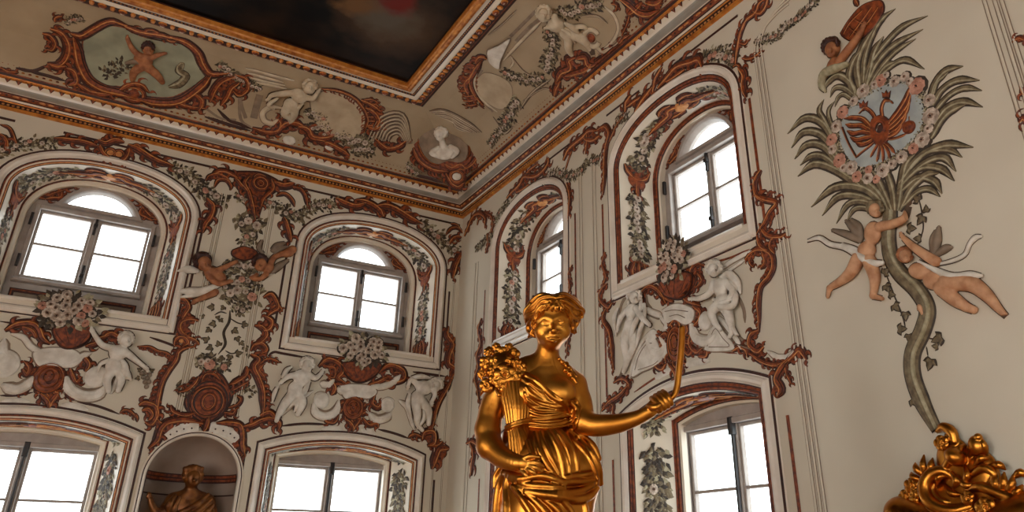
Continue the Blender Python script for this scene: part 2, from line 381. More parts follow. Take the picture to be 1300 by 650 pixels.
# ------------------------------------------------------------------ windows
def arc_loop(cx, hw, z0, za, seg=16):
    R = (hw * hw + (za - z0) ** 2) / (2 * (za - z0)); a0 = math.asin(min(1, hw / R))
    return [(cx + R * sin(a0 - 2 * a0 * i / seg), za - R + R * cos(a0 - 2 * a0 * i / seg)) for i in range(seg + 1)]
def bars(S, u0, u1, v0, v1, w, h0, h1, m, mb):
    mb.box(S, u0, u0 + w, v0, v1, h0, h1, m, .006); mb.box(S, u1 - w, u1, v0, v1, h0, h1, m, .006)
    mb.box(S, u0 + w, u1 - w, v0, v0 + w, h0, h1, m, .006); mb.box(S, u0 + w, u1 - w, v1 - w, v1, h0, h1, m, .006)
def window(i, S, c, k, upper):
    root = empty('window_%d' % i, kind='structure')
    out, inn = (up_outer(c, k), up_inner(c, k)) if upper else (lo_outer(c, k), lo_inner(c, k))
    thick = S is SR; mb = MB()
    sweep(mb, S, out, [(.035, 0.0, 'white'), (.03, .012, 'rustdark'), (.006, .014, 'white'), (0, .012, 'white'), (-.014, .036, 'white'), (-.036, .05, 'white'), (-.058, .04, 'white'), (-.072, .012, 'white'), (-.08, .004, 'rustdark'), (-.092, .0, 'rust'), (-.106, .004, 'rust' if thick else 'cream'), (-.114, -.006, 'rustdark' if thick else 'cream'), (-.122, -.006, 'rust'), (-.134, -.004, 'rust' if thick else 'rustlight'), (-.142, -.016, 'rustdark'), (-.15, -.02, 'cream')])
    mb.build('surround_moulding', root, smooth=False)
    mb = MB(); ring = offset(out, -.15)
    mb.grid([[S.P(u, v, -.02) for u, v in ring], [S.P(u, v, -.42) for u, v in inn]], 'cream', closed=True); mb.build('splayed_reveal', root)
    mb = MB()
    sweep(mb, S, inn, [(.03, -.40, 'rustdark'), (.02, -.395, 'rust'), (.004, -.395, 'rust' if thick else 'rustdark'), (-.004, -.41, 'rustdark' if thick else 'rust'), (-.012, -.41, 'rust' if thick else 'cream'), (-.028, -.41, 'rust' if thick else 'cream'), (-.036, -.42, 'rustdark' if thick else 'cream'), (-.044, -.43, 'cream'), (-.065, -.44, 'cream'), (-.07, -.5, 'frame')])
    mb.build('inner_moulding', root)
    fld = offset(inn, -.05); hw = .615 * k if upper else .70 * k
    zt, zb, zm = (3.86, 2.995, 3.43) if upper else (1.135, -0.95, 0.60)
    cas = rect(c - hw, c + hw, zb, zt); loops = [fld, cas]
    if upper: lun = arc_loop(c, .395 * k, 3.985, 4.225); loops.append(lun)
    mb = MB(); plate(mb, S, loops, -.62, -.5, 'frame')
    bars(S, c - hw - .045, c + hw + .045, zb - .035, zt + .045, .05, -.5, -.47, 'frame', mb)
    if upper: sweep(mb, S, lun, [(.06, -.5, 'frame'), (.05, -.475, 'frame'), (.015, -.475, 'frame'), (0, -.5, 'frame'), (-.02, -.56, 'frame')])
    mb.build('window_frame', root)
    for s_ in (-1, 1):
        a, b = (c + s_ * .028 * k, c + s_ * (hw - .006)) if s_ > 0 else (c - hw + .006, c - .028 * k)
        mb = MB(); w = .034 * k; bars(S, a, b, zb + .004, zt - .004, w, -.585, -.535, 'frame', mb); mb.box(S, a + w, b - w, zm - .013, zm + .013, -.58, -.54, 'frame')
        cs = mb.build('casement', root)
        mb = MB(); mb.box(S, a + w - .004, b - w + .004, zb + .03, zt - .03, -.567, -.563, 'glass'); mb.build('glass_pane', cs)
        mb = MB(); e = c + s_ * (hw + .055)
        for z in ((zb + .18, zt - .16) if upper else (zt - .35, zb + .5)):
            mb.box(S, e - .014, e + .014, z - .075, z + .075, -.47, -.435, 'iron', .005)
        mb.build('hinge', root)
    mb = MB(); mb.box(S, c - .035 * k, c + .035 * k, zb, zt, -.56, -.515, 'frame', .01); mb.build('mullion', root)
    mb = MB()
    if upper:
        for z0, z1 in ((zb - .01, zb + .25), (zt - .21, zt + .03)): mb.box(S, c - .014, c + .014, z0, z1, -.515, -.485, 'iron', .005); mb.box(S, c - .022, c + .022, (z0 + z1) / 2 - .02, (z0 + z1) / 2 + .02, -.515, -.47, 'iron', .006)
    else:
        mb.box(S, c - .012, c + .012, zb, zt + .02, -.515, -.48, 'iron', .005); mb.box(S, c - .028, c + .028, zt - .10, zt + .05, -.515, -.46, 'iron', .01); mb.box(S, c - .026, c + .026, .28, .40, -.515, -.46, 'iron', .01)
    mb.build('espagnolette_bolt', root)
    if upper:
        mb = MB(); V, Fc = fill([lun]); mb.add([S.P(u, v, -.57) for u, v in V], Fc, 'glass'); mb.add([S.P(u, v, -.566) for u, v in V], Fc, 'glass'); mb.build('fanlight_pane', root)
        mb = MB(); mb.box(S, c - hw - .06, c + hw + .06, zb - .075, zb - .03, -.5, -.40, 'frame', .015); mb.build('window_sill', root)
        mb = MB(); u0, u1, v0, v1 = c - .66 * k, c + .66 * k, 2.50, 2.85
        bars(S, u0, u1, v0, v1, .05, -.5, -.485, 'rustdark', mb); bars(S, u0 + .012, u1 - .012, v0 + .012, v1 - .012, .018, -.486, -.478, 'rust', mb)
        mb.box(S, u0 + .05, u1 - .05, v0 + .05, v1 - .05, -.5, -.492, 'stuccoshade')
        mb.build('apron_panel', root)
        mb = MB(); mb.box(S, c - 1.005 * k, c + 1.005 * k, 2.455, 2.612, -.495, .006, 'cream', .01); mb.box(S, c - .93 * k, c + .93 * k, 2.585, 2.625, -.30, .020, 'white', .012); mb.box(S, c - 1.04 * k, c + 1.04 * k, 2.445, 2.50, -.03, .045, 'white', .014); mb.box(S, c - 1.04 * k, c + 1.04 * k, 2.522, 2.534, -.02, .012, 'rustdark'); mb.build('window_ledge', root)
    return root
WIN_U = [window(i + 1, S, c, k, True) for i, (S, c, k) in enumerate(UPPER)]
WIN_L = [window(i + 5, S, c, k, False) for i, (S, c, k) in enumerate(LOWER)]
# ------------------------------------------------------------------ niche
nc = 1.415; mb = MB()
A_ = [pi * i / 24 for i in range(25)]
mb.grid([[SL.P(nc - .495 * cos(a), z, -.45 * sin(a)) for a in A_] for z in (-.75, 0, .5, .86)] + [[SL.P(nc - .495 * cos(a) * cos(b), .86 + .47 * sin(b), -.45 * sin(a) * cos(b)) for a in A_] for b in np.linspace(0, pi / 2 - .02, 12)], 'niche'); 
mb.add([SL.P(nc - .495 * cos(a), -.75, -.45 * sin(a)) for a in A_], [tuple(range(25))], 'niche')
nich = mb.build('wall_niche', smooth=True, kind='structure')
mb = MB(); sweep(mb, SL, NICHE, [(.05, 0, 'cream'), (.045, .02, 'cream'), (.03, .025, 'rustdark'), (.018, .025, 'white'), (0, .035, 'white'), (-.012, .02, 'white'), (-.012, -.03, 'white')]); mb.build('niche_moulding', nich)
mb = MB()
for z0, z1, m in ((.845, .862, 'rustdark'), (.862, .885, 'rust'), (.885, .90, 'rustdark'), (.90, .925, 'rust'), (.925, .938, 'rustdark'), (.70, .715, 'rustdark')):
    f_ = lambda z: .482 * (sqrt(max(0, 1 - ((z - .86) / .47) ** 2)) if z > .86 else 1)
    mb.grid([[SL.P(nc - f_(z) * cos(a), z, -.437 * f_(z) / .482 * sin(a)) for a in A_[1:-1]] for z in (z0, z1)], m)
mb.build('painted_band', nich)
# ------------------------------------------------------------------ sculpting: signed distance fields turned into one continuous mesh
class Frame:
    "local frame for a figure: X right, Y towards the viewer, Z up, one unit = one pixel's width at the anchor"
    def __init__(s, px, py, dist=None, S=None, h=0.0):
        r = ray(px, py)
        if S is None: A = CAM + r / np.linalg.norm(r) * dist
        else:
            u, v = S.at(px, py, h); A = np.array(S.P(u, v, h))
        s.A = A; s.o = (px, py)
        if isinstance(S, Left): n = np.array([0, -1.0, 0]); x = np.array([1.0, 0, 0])
        elif isinstance(S, Right): n = np.array([-1.0, 0, 0]); x = np.array([0, -1.0, 0])
        else: n = -np.array([r[0], r[1], 0]) / math.hypot(r[0], r[1]); x = np.array([-n[1], n[0], 0.0])
        z = np.array([0, 0, 1.0])
        if isinstance(S, Cove):
            e = 1e-3; z = np.array(S.P(u, v + e)) - np.array(S.P(u, v)); z /= np.linalg.norm(z); n = np.cross(x if S.side == 'L' else np.array([0, -1.0, 0]), z)
            x = np.array([1.0, 0, 0]) if S.side == 'L' else np.array([0, -1.0, 0])
        s.B = np.array([x, n, z])                       # rows: right, towards viewer, up
        s.s = np.dot(A - CAM, CM[2]) / F
    def loc(s, px, py, Y=0.0):
        r = ray(px, py); n = s.B[1]; P0 = s.A + n * Y * s.s
        k = np.dot(P0 - CAM, n) / np.dot(r, n); d = CAM + r * k - s.A
        return np.array([np.dot(d, s.B[0]), np.dot(d, n), np.dot(d, s.B[2])]) / s.s
    def world(s, V): return (np.asarray(V) * s.s) @ s.B + s.A
def spline(pts, n=6):
    "Catmull-Rom through points of any dimension"
    P = [np.array(p, float) for p in pts]
    if len(P) < 3: return [P[0] + (P[-1] - P[0]) * t for t in np.linspace(0, 1, n + 1)]
    P = [2 * P[0] - P[1]] + P + [2 * P[-1] - P[-2]]; out = []
    for i in range(1, len(P) - 2):
        a, b, c, d = P[i - 1:i + 3]
        for t in np.arange(n) / n: out.append(.5 * (2 * b + (c - a) * t + (2 * a - 5 * b + 4 * c - d) * t * t + (3 * b - a - 3 * c + d) * t ** 3))
    return out + [P[-2]]
class SDF:
    def __init__(s, fr, lo, hi, res):
        s.fr = fr; s.res = res; s.lo = np.array(lo, float); n = np.ceil((np.array(hi) - lo) / res).astype(int) + 1
        s.n = n; s.d = np.full(n, 50.0, np.float32); s.ax = [(s.lo[i] + np.arange(n[i]) * res).astype(np.float32) for i in range(3)]
    def _blk(s, lo, hi):
        a = np.maximum(np.floor((np.array(lo) - s.lo) / s.res).astype(int), 0); b = np.minimum(np.ceil((np.array(hi) - s.lo) / s.res).astype(int) + 1, s.n)
        if np.any(b <= a): return None, None
        sl = tuple(slice(p, q) for p, q in zip(a, b))
        return sl, (s.ax[0][sl[0]][:, None, None], s.ax[1][sl[1]][None, :, None], s.ax[2][sl[2]][None, None, :])
    def _op(s, sl, q, k, sub):
        c = s.d[sl]
        if sub:
            q = -q; h = np.maximum(k - np.abs(c - q), 0) / k if k else 0; s.d[sl] = np.maximum(c, q) + h * h * k / 4
        else:
            h = np.maximum(k - np.abs(c - q), 0) / k if k else 0; s.d[sl] = np.minimum(c, q) - h * h * k / 4
    def cone(s, a, b, ra, rb, k=3.0, sub=False):
        a = np.array(a, float); b = np.array(b, float); m = max(ra, rb) + max(k, 2.0) + 2 * s.res
        sl, G = s._blk(np.minimum(a, b) - m, np.maximum(a, b) + m)
        if sl is None: return
        ab = b - a; L = max(ab @ ab, 1e-9); p = [G[i] - np.float32(a[i]) for i in range(3)]
        t = np.clip((p[0] * ab[0] + p[1] * ab[1] + p[2] * ab[2]) / L, 0, 1)
        q = np.sqrt((p[0] - t * ab[0]) ** 2 + (p[1] - t * ab[1]) ** 2 + (p[2] - t * ab[2]) ** 2) - (ra + (rb - ra) * t)
        s._op(sl, q.astype(np.float32), k, sub)
    def ell(s, c, r, k=3.0, rot=0.0, tilt=0.0, sub=False):
        "ellipsoid, rot turns it in the picture plane (degrees, anticlockwise), tilt about the horizontal axis"
        c = np.array(c, float); r = np.array(r, float); m = r.max() + k + 2 * s.res
        sl, G = s._blk(c - m, c + m)
        if sl is None: return
        a, b = math.radians(rot), math.radians(tilt)
        R = np.array([[cos(a), 0, sin(a)], [0, 1, 0], [-sin(a), 0, cos(a)]]); R = np.array([[1, 0, 0], [0, cos(b), sin(b)], [0, -sin(b), cos(b)]]) @ R
        p = [G[i] - np.float32(c[i]) for i in range(3)]; x = [R[i][0] * p[0] + R[i][1] * p[1] + R[i][2] * p[2] for i in range(3)]
        k0 = np.sqrt(sum((x[i] / r[i]) ** 2 for i in range(3))); k1 = np.sqrt(sum((x[i] / r[i] ** 2) ** 2 for i in range(3))) + 1e-6
        s._op(sl, (k0 * (k0 - 1) / k1).astype(np.float32), k, sub)
    def tube(s, pts, rad, k=2.0, n=4, sub=False):
        "pts local 3-D, rad a number or one per point"
        if np.isscalar(rad): rad = [rad] * len(pts)
        q = spline([np.append(p, r) for p, r in zip(pts, rad)], n); Q = np.array(q); m = Q[:, 3].max() + k + 2 * s.res
        sl, _ = s._blk(Q[:, :3].min(0) - m, Q[:, :3].max(0) + m)
        if sl is None: return
        t = SDF.__new__(SDF); t.fr, t.res, t.lo, t.n, t.ax = s.fr, s.res, s.lo, s.n, s.ax; org = [x.start for x in sl]
        t.lo = s.lo + np.array(org) * s.res; t.n = np.array([x.stop - x.start for x in sl]); t.ax = [s.ax[i][sl[i]] for i in range(3)]; t.d = np.full(t.n, 50.0, np.float32)
        for a, b in zip(q, q[1:]): t.cone(a[:3], b[:3], max(a[3], .2), max(b[3], .2), 0, False)
        s._op(sl, t.d, k, sub)
    # the same, given in picture pixels and a depth
    def L(s, p): return s.fr.loc(p[0], p[1], p[2] if len(p) > 2 else 0.0)
    def pt(s, pts, rad, k=2.0, n=4, sub=False): s.tube([s.L(p) for p in pts], rad, k, n, sub)
    def pe(s, p, r, k=3.0, rot=0.0, tilt=0.0, sub=False): s.ell(s.L(p), (r[0], r[2], r[1]), k, rot, tilt, sub)
    def front(s, px, py, default=0.0):
        "depth of the front surface met by the line of sight"
        for Y in np.arange(s.ax[1][-1] - s.res, s.ax[1][0], -s.res):
            p = s.fr.loc(px, py, Y); i = np.round((p - s.lo) / s.res).astype(int)
            if np.any(i < 0) or np.any(i >= s.n): continue
            if s.d[tuple(i)] < 0: return float(Y)
        return default
    def fold(s, base, pts, rad, k=1.5, lift=0.0, n=4, default=0.0):
        "a ridge laid on the front surface of another field"
        q = [(p[0], p[1], base.front(p[0], p[1], default) + lift) for p in pts]; s.pt(q, rad, k, n)
    def poly_mask(s, pts, grow=0.0):
        "signed distance to a polygon drawn in pixels (at depth Y=0), extruded along Y"
        P = np.array([s.fr.loc(x, y, 0)[[0, 2]] for x, y in pts]); X, Z = np.meshgrid(s.ax[0], s.ax[2], indexing='ij')
        d = np.full(X.shape, 1e9); ins = np.zeros(X.shape, bool)
        for i in range(len(P)):
            a, b = P[i - 1], P[i]; e = b - a; wx, wz = X - a[0], Z - a[1]
            t = np.clip((wx * e[0] + wz * e[1]) / (e @ e), 0, 1); d = np.minimum(d, (wx - e[0] * t) ** 2 + (wz - e[1] * t) ** 2)
            c = ((a[1] > Z) != (b[1] > Z)) & (X < (b[0] - a[0]) * (Z - a[1]) / (b[1] - a[1] + 1e-12) + a[0]); ins ^= c
        return (np.sqrt(d) * np.where(ins, -1, 1) - grow).astype(np.float32)[:, None, :]
    def mesh(s, name, m, parent=None, clipY=None, **tags):
        d = s.d; 
        if clipY is not None: d = np.maximum(d, (clipY - s.ax[1])[None, :, None].astype(np.float32))
        d = np.pad(d, 1, constant_values=5.0); lo = s.lo - s.res; ins = d < 0; n = np.array(d.shape)
        cnt = np.zeros(n - 1, np.int8)
        for o in np.ndindex(2, 2, 2): cnt += ins[tuple(slice(o[i], n[i] - 1 + o[i]) for i in range(3))]
        act = (cnt > 0) & (cnt < 8); idx = np.argwhere(act); vid = np.full(act.shape, -1, np.int32); vid[act] = np.arange(len(idx))
        cor = np.array(list(np.ndindex(2, 2, 2))); val = np.stack([d[tuple((idx + c).T)] for c in cor], 1)
        acc = np.zeros((len(idx), 3)); num = np.zeros(len(idx))
        for a in range(8):
            for b in range(a + 1, 8):
                if np.abs(cor[a] - cor[b]).sum() != 1: continue
                va, vb = val[:, a], val[:, b]; x = (va < 0) != (vb < 0); t = np.where(x, va / np.where(x, va - vb, 1), 0)
                acc += np.where(x[:, None], cor[a] + (cor[b] - cor[a]) * t[:, None], 0); num += x
        V = s.fr.world(lo + (idx + acc / num[:, None]) * s.res); Q = []
        for ax in range(3):
            o1, o2 = [(1, 2), (2, 0), (0, 1)][ax]
            sa = [slice(1, -1)] * 3; sb = [slice(1, -1)] * 3; sa[ax] = slice(0, n[ax] - 1); sb[ax] = slice(1, n[ax])
            A, B = ins[tuple(sa)], ins[tuple(sb)]; e = np.argwhere(A != B); up = A[tuple(e.T)]
            off = np.ones(3, int); off[ax] = 0; e = e + off
            def c(p, q):
                g = e.copy(); g[:, o1] -= p; g[:, o2] -= q; return vid[tuple(g.T)]
            q = np.stack([c(1, 1), c(0, 1), c(0, 0), c(1, 0)], 1); q[~up] = q[~up][:, ::-1]; Q.append(q)
        Q = np.concatenate(Q); me = bpy.data.meshes.new(name)
        me.vertices.add(len(V)); me.vertices.foreach_set('co', V.astype(np.float32).ravel())
        me.loops.add(Q.size); me.loops.foreach_set('vertex_index', Q.astype(np.int32).ravel())
        me.polygons.add(len(Q)); me.polygons.foreach_set('loop_start', np.arange(0, Q.size, 4, dtype=np.int32)); me.polygons.foreach_set('loop_total', np.full(len(Q), 4, np.int32))
        me.polygons.foreach_set('use_smooth', np.ones(len(Q), bool)); me.materials.append(M[m] if isinstance(m, str) else m)
        me.update(calc_edges=True); me.validate()
        o = bpy.data.objects.new(name, me); COL.objects.link(o)
        if parent: o.parent = parent
        tag(o, **tags); return o
def rose(f, p, r, k=1.0, spin=0.0, lean=0.0):
    "a full-blown flower facing the viewer: heart, inner whorl and five broad outer petals"
    x, y, Y = p
    f.pe((x, y, Y - r * .25), (r * .8, r * .8, r * .5), k)
    for j in range(5):
        a = spin + .4 + j * 2 * pi / 5
        f.pe((x + r * .62 * cos(a), y + r * .62 * sin(a), Y), (r * .52, r * .52, r * .26), .5)
        c = [(x + r * .98 * cos(a + q), y + r * .98 * sin(a + q), Y + r * .02) for q in (-.5, 0, .5)]; f.pt(c, [r * .10, r * .15, r * .10], .5, 3)
    f.pe((x, y, Y + r * .22), (r * .46, r * .46, r * .30), .4)
    for j in range(3):
        a = spin + j * 2 * pi / 3; c = [(x + r * .46 * cos(a + q), y + r * .46 * sin(a + q), Y + r * .42) for q in (-.9, 0, .9)]; f.pt(c, [r * .07, r * .13, r * .07], .3, 3)
    f.pe((x, y, Y + r * .46), (r * .2, r * .2, r * .22), .2, sub=True); f.pe((x, y, Y + r * .36), (r * .13, r * .13, r * .16), .2)
# ------------------------------------------------------------------ gilded statue
ST = Frame(700, 520, 3.7)
st = empty('gilded_statue', 'gilded statue of a woman with flowers at her shoulder, holding out a curved stick', 'statue')
st.location = Vector(ST.world((0, 0, -420)))
bpy.context.view_layer.update()
def statue_part(o): o.parent = st; o.matrix_parent_inverse = st.matrix_world.inverted(); return o
def ST_body():
    b = SDF(ST, (-112, -52, -180), (152, 68, 190), 0.8); P, E = b.pt, b.pe
    # torso
    E((688, 502, -2), (43, 46, 27), 1); E((684, 540, 0), (37, 34, 25), 8); E((688, 590, -2), (46, 52, 32), 10)
    P([(694, 462, -2), (672, 468, -4), (648, 482, -4)], [14, 17, 19], 10); P([(696, 462, -2), (712, 472, -4), (728, 488, -4)], [13, 14, 16], 10)
    E((672, 500, 17), (20, 19, 15), 10); E((713, 499, 16), (18, 17, 14), 10)
    # neck and head
    P([(694, 468, 0), (694, 452, 4), (698, 432, 8)], [18, 15, 15], 8)
    E((702, 402, 4), (26, 27, 29), 4); E((701, 415, 10), (21, 24, 22), 6); E((700.5, 436, 22), (7, 5.5, 6), 8)
    E((688, 421, 18), (9.5, 10.5, 10), 8); E((715, 421, 17), (9.5, 10.5, 10), 8); E((701, 430, 17), (13, 10, 12), 8)
    P([(683, 407, 23), (692, 403.5, 28.5), (702, 406, 30), (711, 403, 28), (720, 406, 22)], [1.8, 2.3, 2.4, 2.3, 1.8], 5)
    E((691.6, 410.4, 34.6), (7, 4.0, 4.6), 2, sub=True); E((713.4, 409.8, 34.2), (7, 4.0, 4.6), 2, sub=True)
    E((691.8, 410.9, 26.2), (5.2, 4.0, 4.6), .6); E((713.2, 410.3, 25.8), (5.2, 4.0, 4.6), .6)
    for x, s_ in ((692, 1), (713, -1)):
        P([(x - 6, 410.6, 27), (x - 2.4, 406.9, 30.8), (x + 2.4, 406.9, 30.8), (x + 6, 410.3, 27)], [.7, 1.0, 1.0, .7], .6); P([(x - 5.4, 411.8, 27.6), (x, 414.4, 29.6), (x + 5.4, 411.8, 27.6)], [.5, .8, .5], .8); E((x, 410.8, 31.4), (1.5, 1.5, 1.2), .3, sub=True)
    P([(702.3, 405, 29.5), (702.8, 413, 33), (703.2, 419.5, 37)], [2.2, 2.6, 3.6], 3); E((699.3, 421.5, 32.5), (2.7, 2.2, 3), 1.5); E((706.8, 421.3, 32.3), (2.7, 2.2, 3), 1.5)
    E((702.5, 428, 26), (11, 7, 7), 7)
    P([(694.5, 428.6, 28), (699, 426.2, 32.6), (702.5, 427, 33), (706, 426.2, 32.4), (710.5, 428.2, 27.5)], [.8, 1.6, 1.5, 1.6, .8], 1.6); P([(696.5, 431, 29.6), (702.3, 432.8, 32.6), (708, 431, 29.2)], [1.0, 2.2, 1.0], 1.6)
    P([(695, 429.2, 31), (702.5, 429.6, 35.5), (710, 429, 30.5)], [.6, 1.1, .6], .6, sub=True); P([(696, 436, 30), (702, 437, 33), (708, 436, 29.5)], [.8, 1.2, .8], 2, sub=True)
    E((678.5, 414, 2), (4, 8, 5), 2); E((725, 413, 0), (4, 8, 5), 2)
    # arm stretched out to the right
    P([(728, 490, -4), (736, 512, 0), (740, 535, 6)], [16.5, 16, 14.5], 7); P([(741, 537, 7), (758, 540, 13), (785, 537.5, 18), (808, 531, 23), (824, 523, 27)], [14, 13.5, 11.5, 9, 8], 6)
    E((831, 516, 26), (10, 9, 7.5), 5, rot=30)
    for i, (x, y) in enumerate(((834.5, 515), (839.5, 512), (844.3, 509), (848.6, 506.5))):    # fingers curl round the stick
        r = (3.3, 3.6, 3.5, 3.1)[i]; P([(x - 7, y - 9, 22), (x - 3.5, y - 7, 32), (x + 1, y - 1, 36.5), (x + 4, y + 6, 34), (x + 2.5, y + 8, 27)], [r + .4, r, r, r - .3, r - .7], .6)
    P([(824, 516, 30), (828, 517, 36), (833, 517, 39.5), (837, 514.5, 40)], [4.2, 4.2, 3.7, 3.2], 1)
    # arm bent across the body on the left
    P([(640, 492, -4), (626, 515, -6), (619, 545, -2)], [18, 16.5, 15.5], 8); P([(619, 545, -2), (621, 566, 6)], [15.5, 15], 6)
    P([(621, 566, 6), (637, 580, 20), (654, 587, 36), (664, 588, 43)], [15, 13, 10, 8], 6); E((670, 590, 46), (10, 7.5, 5.5), 4, rot=-15)
    for q, r in (([(663, 584, 46), (673, 579.5, 51), (684, 580.5, 51)], (3.8, 3.5, 2.6)), ([(672, 587, 49), (681, 587.5, 53.5), (689, 592.5, 51)], (3.4, 3.2, 2.4)), ([(672, 591, 49), (680, 593.5, 54), (687.5, 599, 51)], (3.4, 3.2, 2.5)),
                 ([(669, 595, 48), (676, 599, 53), (682, 604.5, 50)], (3.3, 3.1, 2.4)), ([(663, 597, 46), (668, 603, 50), (673, 607.5, 48)], (3, 2.8, 2.2))): P(q, r, .5)
    return b
B = ST_body(); statue_part(B.mesh('body', 'giltskin'))
# hair: cap and heavy waved locks
h = SDF(ST, (-44, -46, 64), (50, 54, 154), 0.65)
h.pe((702, 397, -4), (31, 25, 31), 2); h.pe((684, 401, 0), (15, 17, 22), 6); h.pe((722, 400, -2), (15, 17, 22), 6)
h.pe((701.5, 418, 28), (20.5, 28, 26), 2, sub=True)
LOCKS = [([(704, 378, 24), (695, 377.5, 24), (686, 380, 22), (680, 386, 19), (674, 392, 14), (669, 399, 6), (667, 405, -2)], 4.6), ([(701, 384, 31), (692, 383, 30), (685, 388, 25), (682, 394, 22), (676, 399, 17), (670, 402, 8), (668, 409, 0)], 4.2), ([(697, 389, 33), (690, 389, 31), (684, 394, 28), (681, 401, 24), (677, 407, 19), (672, 411, 11), (671, 418, 6)], 3.8),
         ([(682, 399, 24), (679, 406, 22), (676, 412, 18), (678, 418, 16), (675, 424, 13), (679, 427, 14)], 3.4), ([(676, 407, 14), (671, 412, 8), (671, 419, 6), (674, 424, 8), (671, 428, 4)], 3.4), ([(681, 412, 20), (679, 419, 18), (682, 424, 18), (679, 428, 14)], 2.8),
         ([(705, 379, 24), (714, 377, 22), (722, 380, 17), (729, 385, 12), (734, 390, 6), (739, 395, -2), (738, 401, -6)], 4.6), ([(706, 384, 31), (714, 383, 29), (721, 387, 24), (727, 391, 17), (732, 395, 10), (737, 399, 2), (734, 405, -2)], 4.4), ([(709, 388, 33), (716, 389, 30), (722, 394, 24), (724, 400, 20), (729, 404, 13), (734, 406, 5), (732, 412, 2)], 4),
         ([(720, 395, 26), (724, 402, 20), (724, 409, 16), (728, 413, 9), (726, 419, 7), (729, 423, 3)], 3.6), ([(729, 404, 10), (732, 410, 4), (729, 416, 2), (731, 422, -2)], 3.4),
         ([(697, 375, 12), (686, 376, 9), (678, 382, 4), (673, 388, -1), (667, 396, -8)], 4.8), ([(706, 375, 12), (717, 375, 8), (727, 381, 2), (733, 386, -4), (739, 393, -10)], 4.8), ([(690, 374, 2), (678, 382, -6), (670, 393, -12)], 5), ([(716, 374, 2), (730, 382, -8), (738, 394, -14)], 5),
         ([(699, 381, 33), (697, 386, 35), (693, 390, 34.5), (694, 394, 33)], 2.6), ([(704, 381, 33), (703, 387, 36), (700, 391, 35.5), (701, 395, 34)], 2.6), ([(707, 382, 33), (708, 388, 35.5), (706, 392, 35), (708, 395, 33.5)], 2.6), ([(711, 384, 32), (714, 389, 33.5), (713, 393, 32.5), (716, 397, 29.5)], 2.6), ([(693, 386, 33), (690, 391, 32.5), (688, 395, 31), (689, 399, 29)], 2.6),
         ([(673, 386, 6), (668, 393, 4), (667, 400, 3), (671, 401, 9), (673, 396, 12)], 3.2), ([(731, 392, 12), (737, 396, 8), (738, 402, 4), (733, 403, 10)], 3.2)]
for q, r in LOCKS: h.pt(q, [r * .7] + [r] * (len(q) - 2) + [r * .5], .9)
for q, r in LOCKS:                                   # carved strands along each lock
    for d in (-1.7, 0.2, 2.0): h.pt([(p[0] + d * .7, p[1] + d * .8, p[2] + r * .98) for p in q], [.62] * len(q), .4, 3, sub=True)
statue_part(h.mesh('hair', 'gilt'))
# garment
g = SDF(ST, (-84, -52, -180), (78, 68, 70), 0.8); gsl, _ = B._blk(g.lo, g.lo + (g.n - 1) * g.res)
GP = [(636, 488), (652, 480), (666, 474), (682, 484), (697, 500), (712, 511), (724, 513), (732, 509), (738, 520), (731, 548), (640, 548)]
i0 = np.round((g.lo - B.lo) / B.res).astype(int); bd = B.d[tuple(slice(i0[i], i0[i] + g.n[i]) for i in range(3))]
pad = [(0, g.n[i] - bd.shape[i]) for i in range(3)]; bd = np.pad(bd, pad, constant_values=50)
g.d = np.maximum(bd - 2.0, g.poly_mask(GP)); g.d[:, :, :] = np.where((g.ax[0] > -62)[:, None, None], g.d, 50)
# skirt
g.pe((688, 585, 2), (47, 50, 36), 4); g.pe((735, 600, 2), (26, 34, 25), 10); g.pt([(690, 590, 0), (690, 650, -2), (690, 720, -4)], [47, 54, 58], 8); g.pt([(735, 612, 0), (722, 650, 0), (715, 700, 0)], [24, 30, 34], 8)
g.pt([(648, 555, -12), (643, 600, -10), (641, 650, -10), (640, 700, -10)], [10, 14, 15, 18], 6)
FO = [([(668, 477), (684, 486), (700, 503), (716, 513)], (2.5, 3.2, 3, 2)), ([(664, 482), (678, 492), (694, 507), (712, 516)], (2.6, 3.4, 3, 2)), ([(672, 484), (684, 494), (692, 498)], (1.6, 2.6, 1.6)), ([(668, 492), (676, 502), (690, 509), (704, 512)], (2.4, 3.2, 2.8, 1.8)),
      ([(667, 500), (674, 510), (690, 515), (706, 517), (722, 516)], (2.2, 3.0, 3, 2.6, 2)), ([(669, 510), (680, 519), (698, 521), (716, 520)], (2, 2.8, 2.6, 2)), ([(672, 522), (686, 527), (704, 526), (722, 522)], (2, 2.6, 2.4, 2)), ([(676, 532), (692, 532), (708, 530), (724, 527)], (1.8, 2.2, 2.2, 1.8)),
      ([(714, 508), (720, 516), (721, 528), (716, 536)], (2, 2.6, 2.4, 1.6)), ([(726, 512), (732, 520), (731, 530), (726, 538)], (2.4, 3, 2.8, 2))]
FO += [([(679, 548), (684, 570), (694, 590), (706, 606)], (2, 3.4, 3.6, 2.2)), ([(686, 548), (692, 565), (700, 582), (710, 600)], (2, 2.6, 2.6, 1.8)), ([(696, 546), (704, 560), (712, 580), (716, 604)], (2, 2.8, 3, 2)), ([(704, 546), (714, 562), (722, 584), (724, 606)], (1.8, 2.8, 2.8, 2)), ([(712, 546), (722, 558), (731, 580), (734, 602)], (1.8, 2.6, 2.8, 2)),
       ([(722, 546), (736, 556), (750, 574), (760, 594), (763, 614)], (2.6, 4, 4.5, 4.5, 3)), ([(728, 560), (742, 574), (752, 592), (757, 614)], (2, 3, 3.2, 2.4)), ([(670, 560), (676, 578), (684, 600)], (2, 2.6, 2)), ([(738, 552), (752, 566), (760, 582)], (4, 5, 4))]
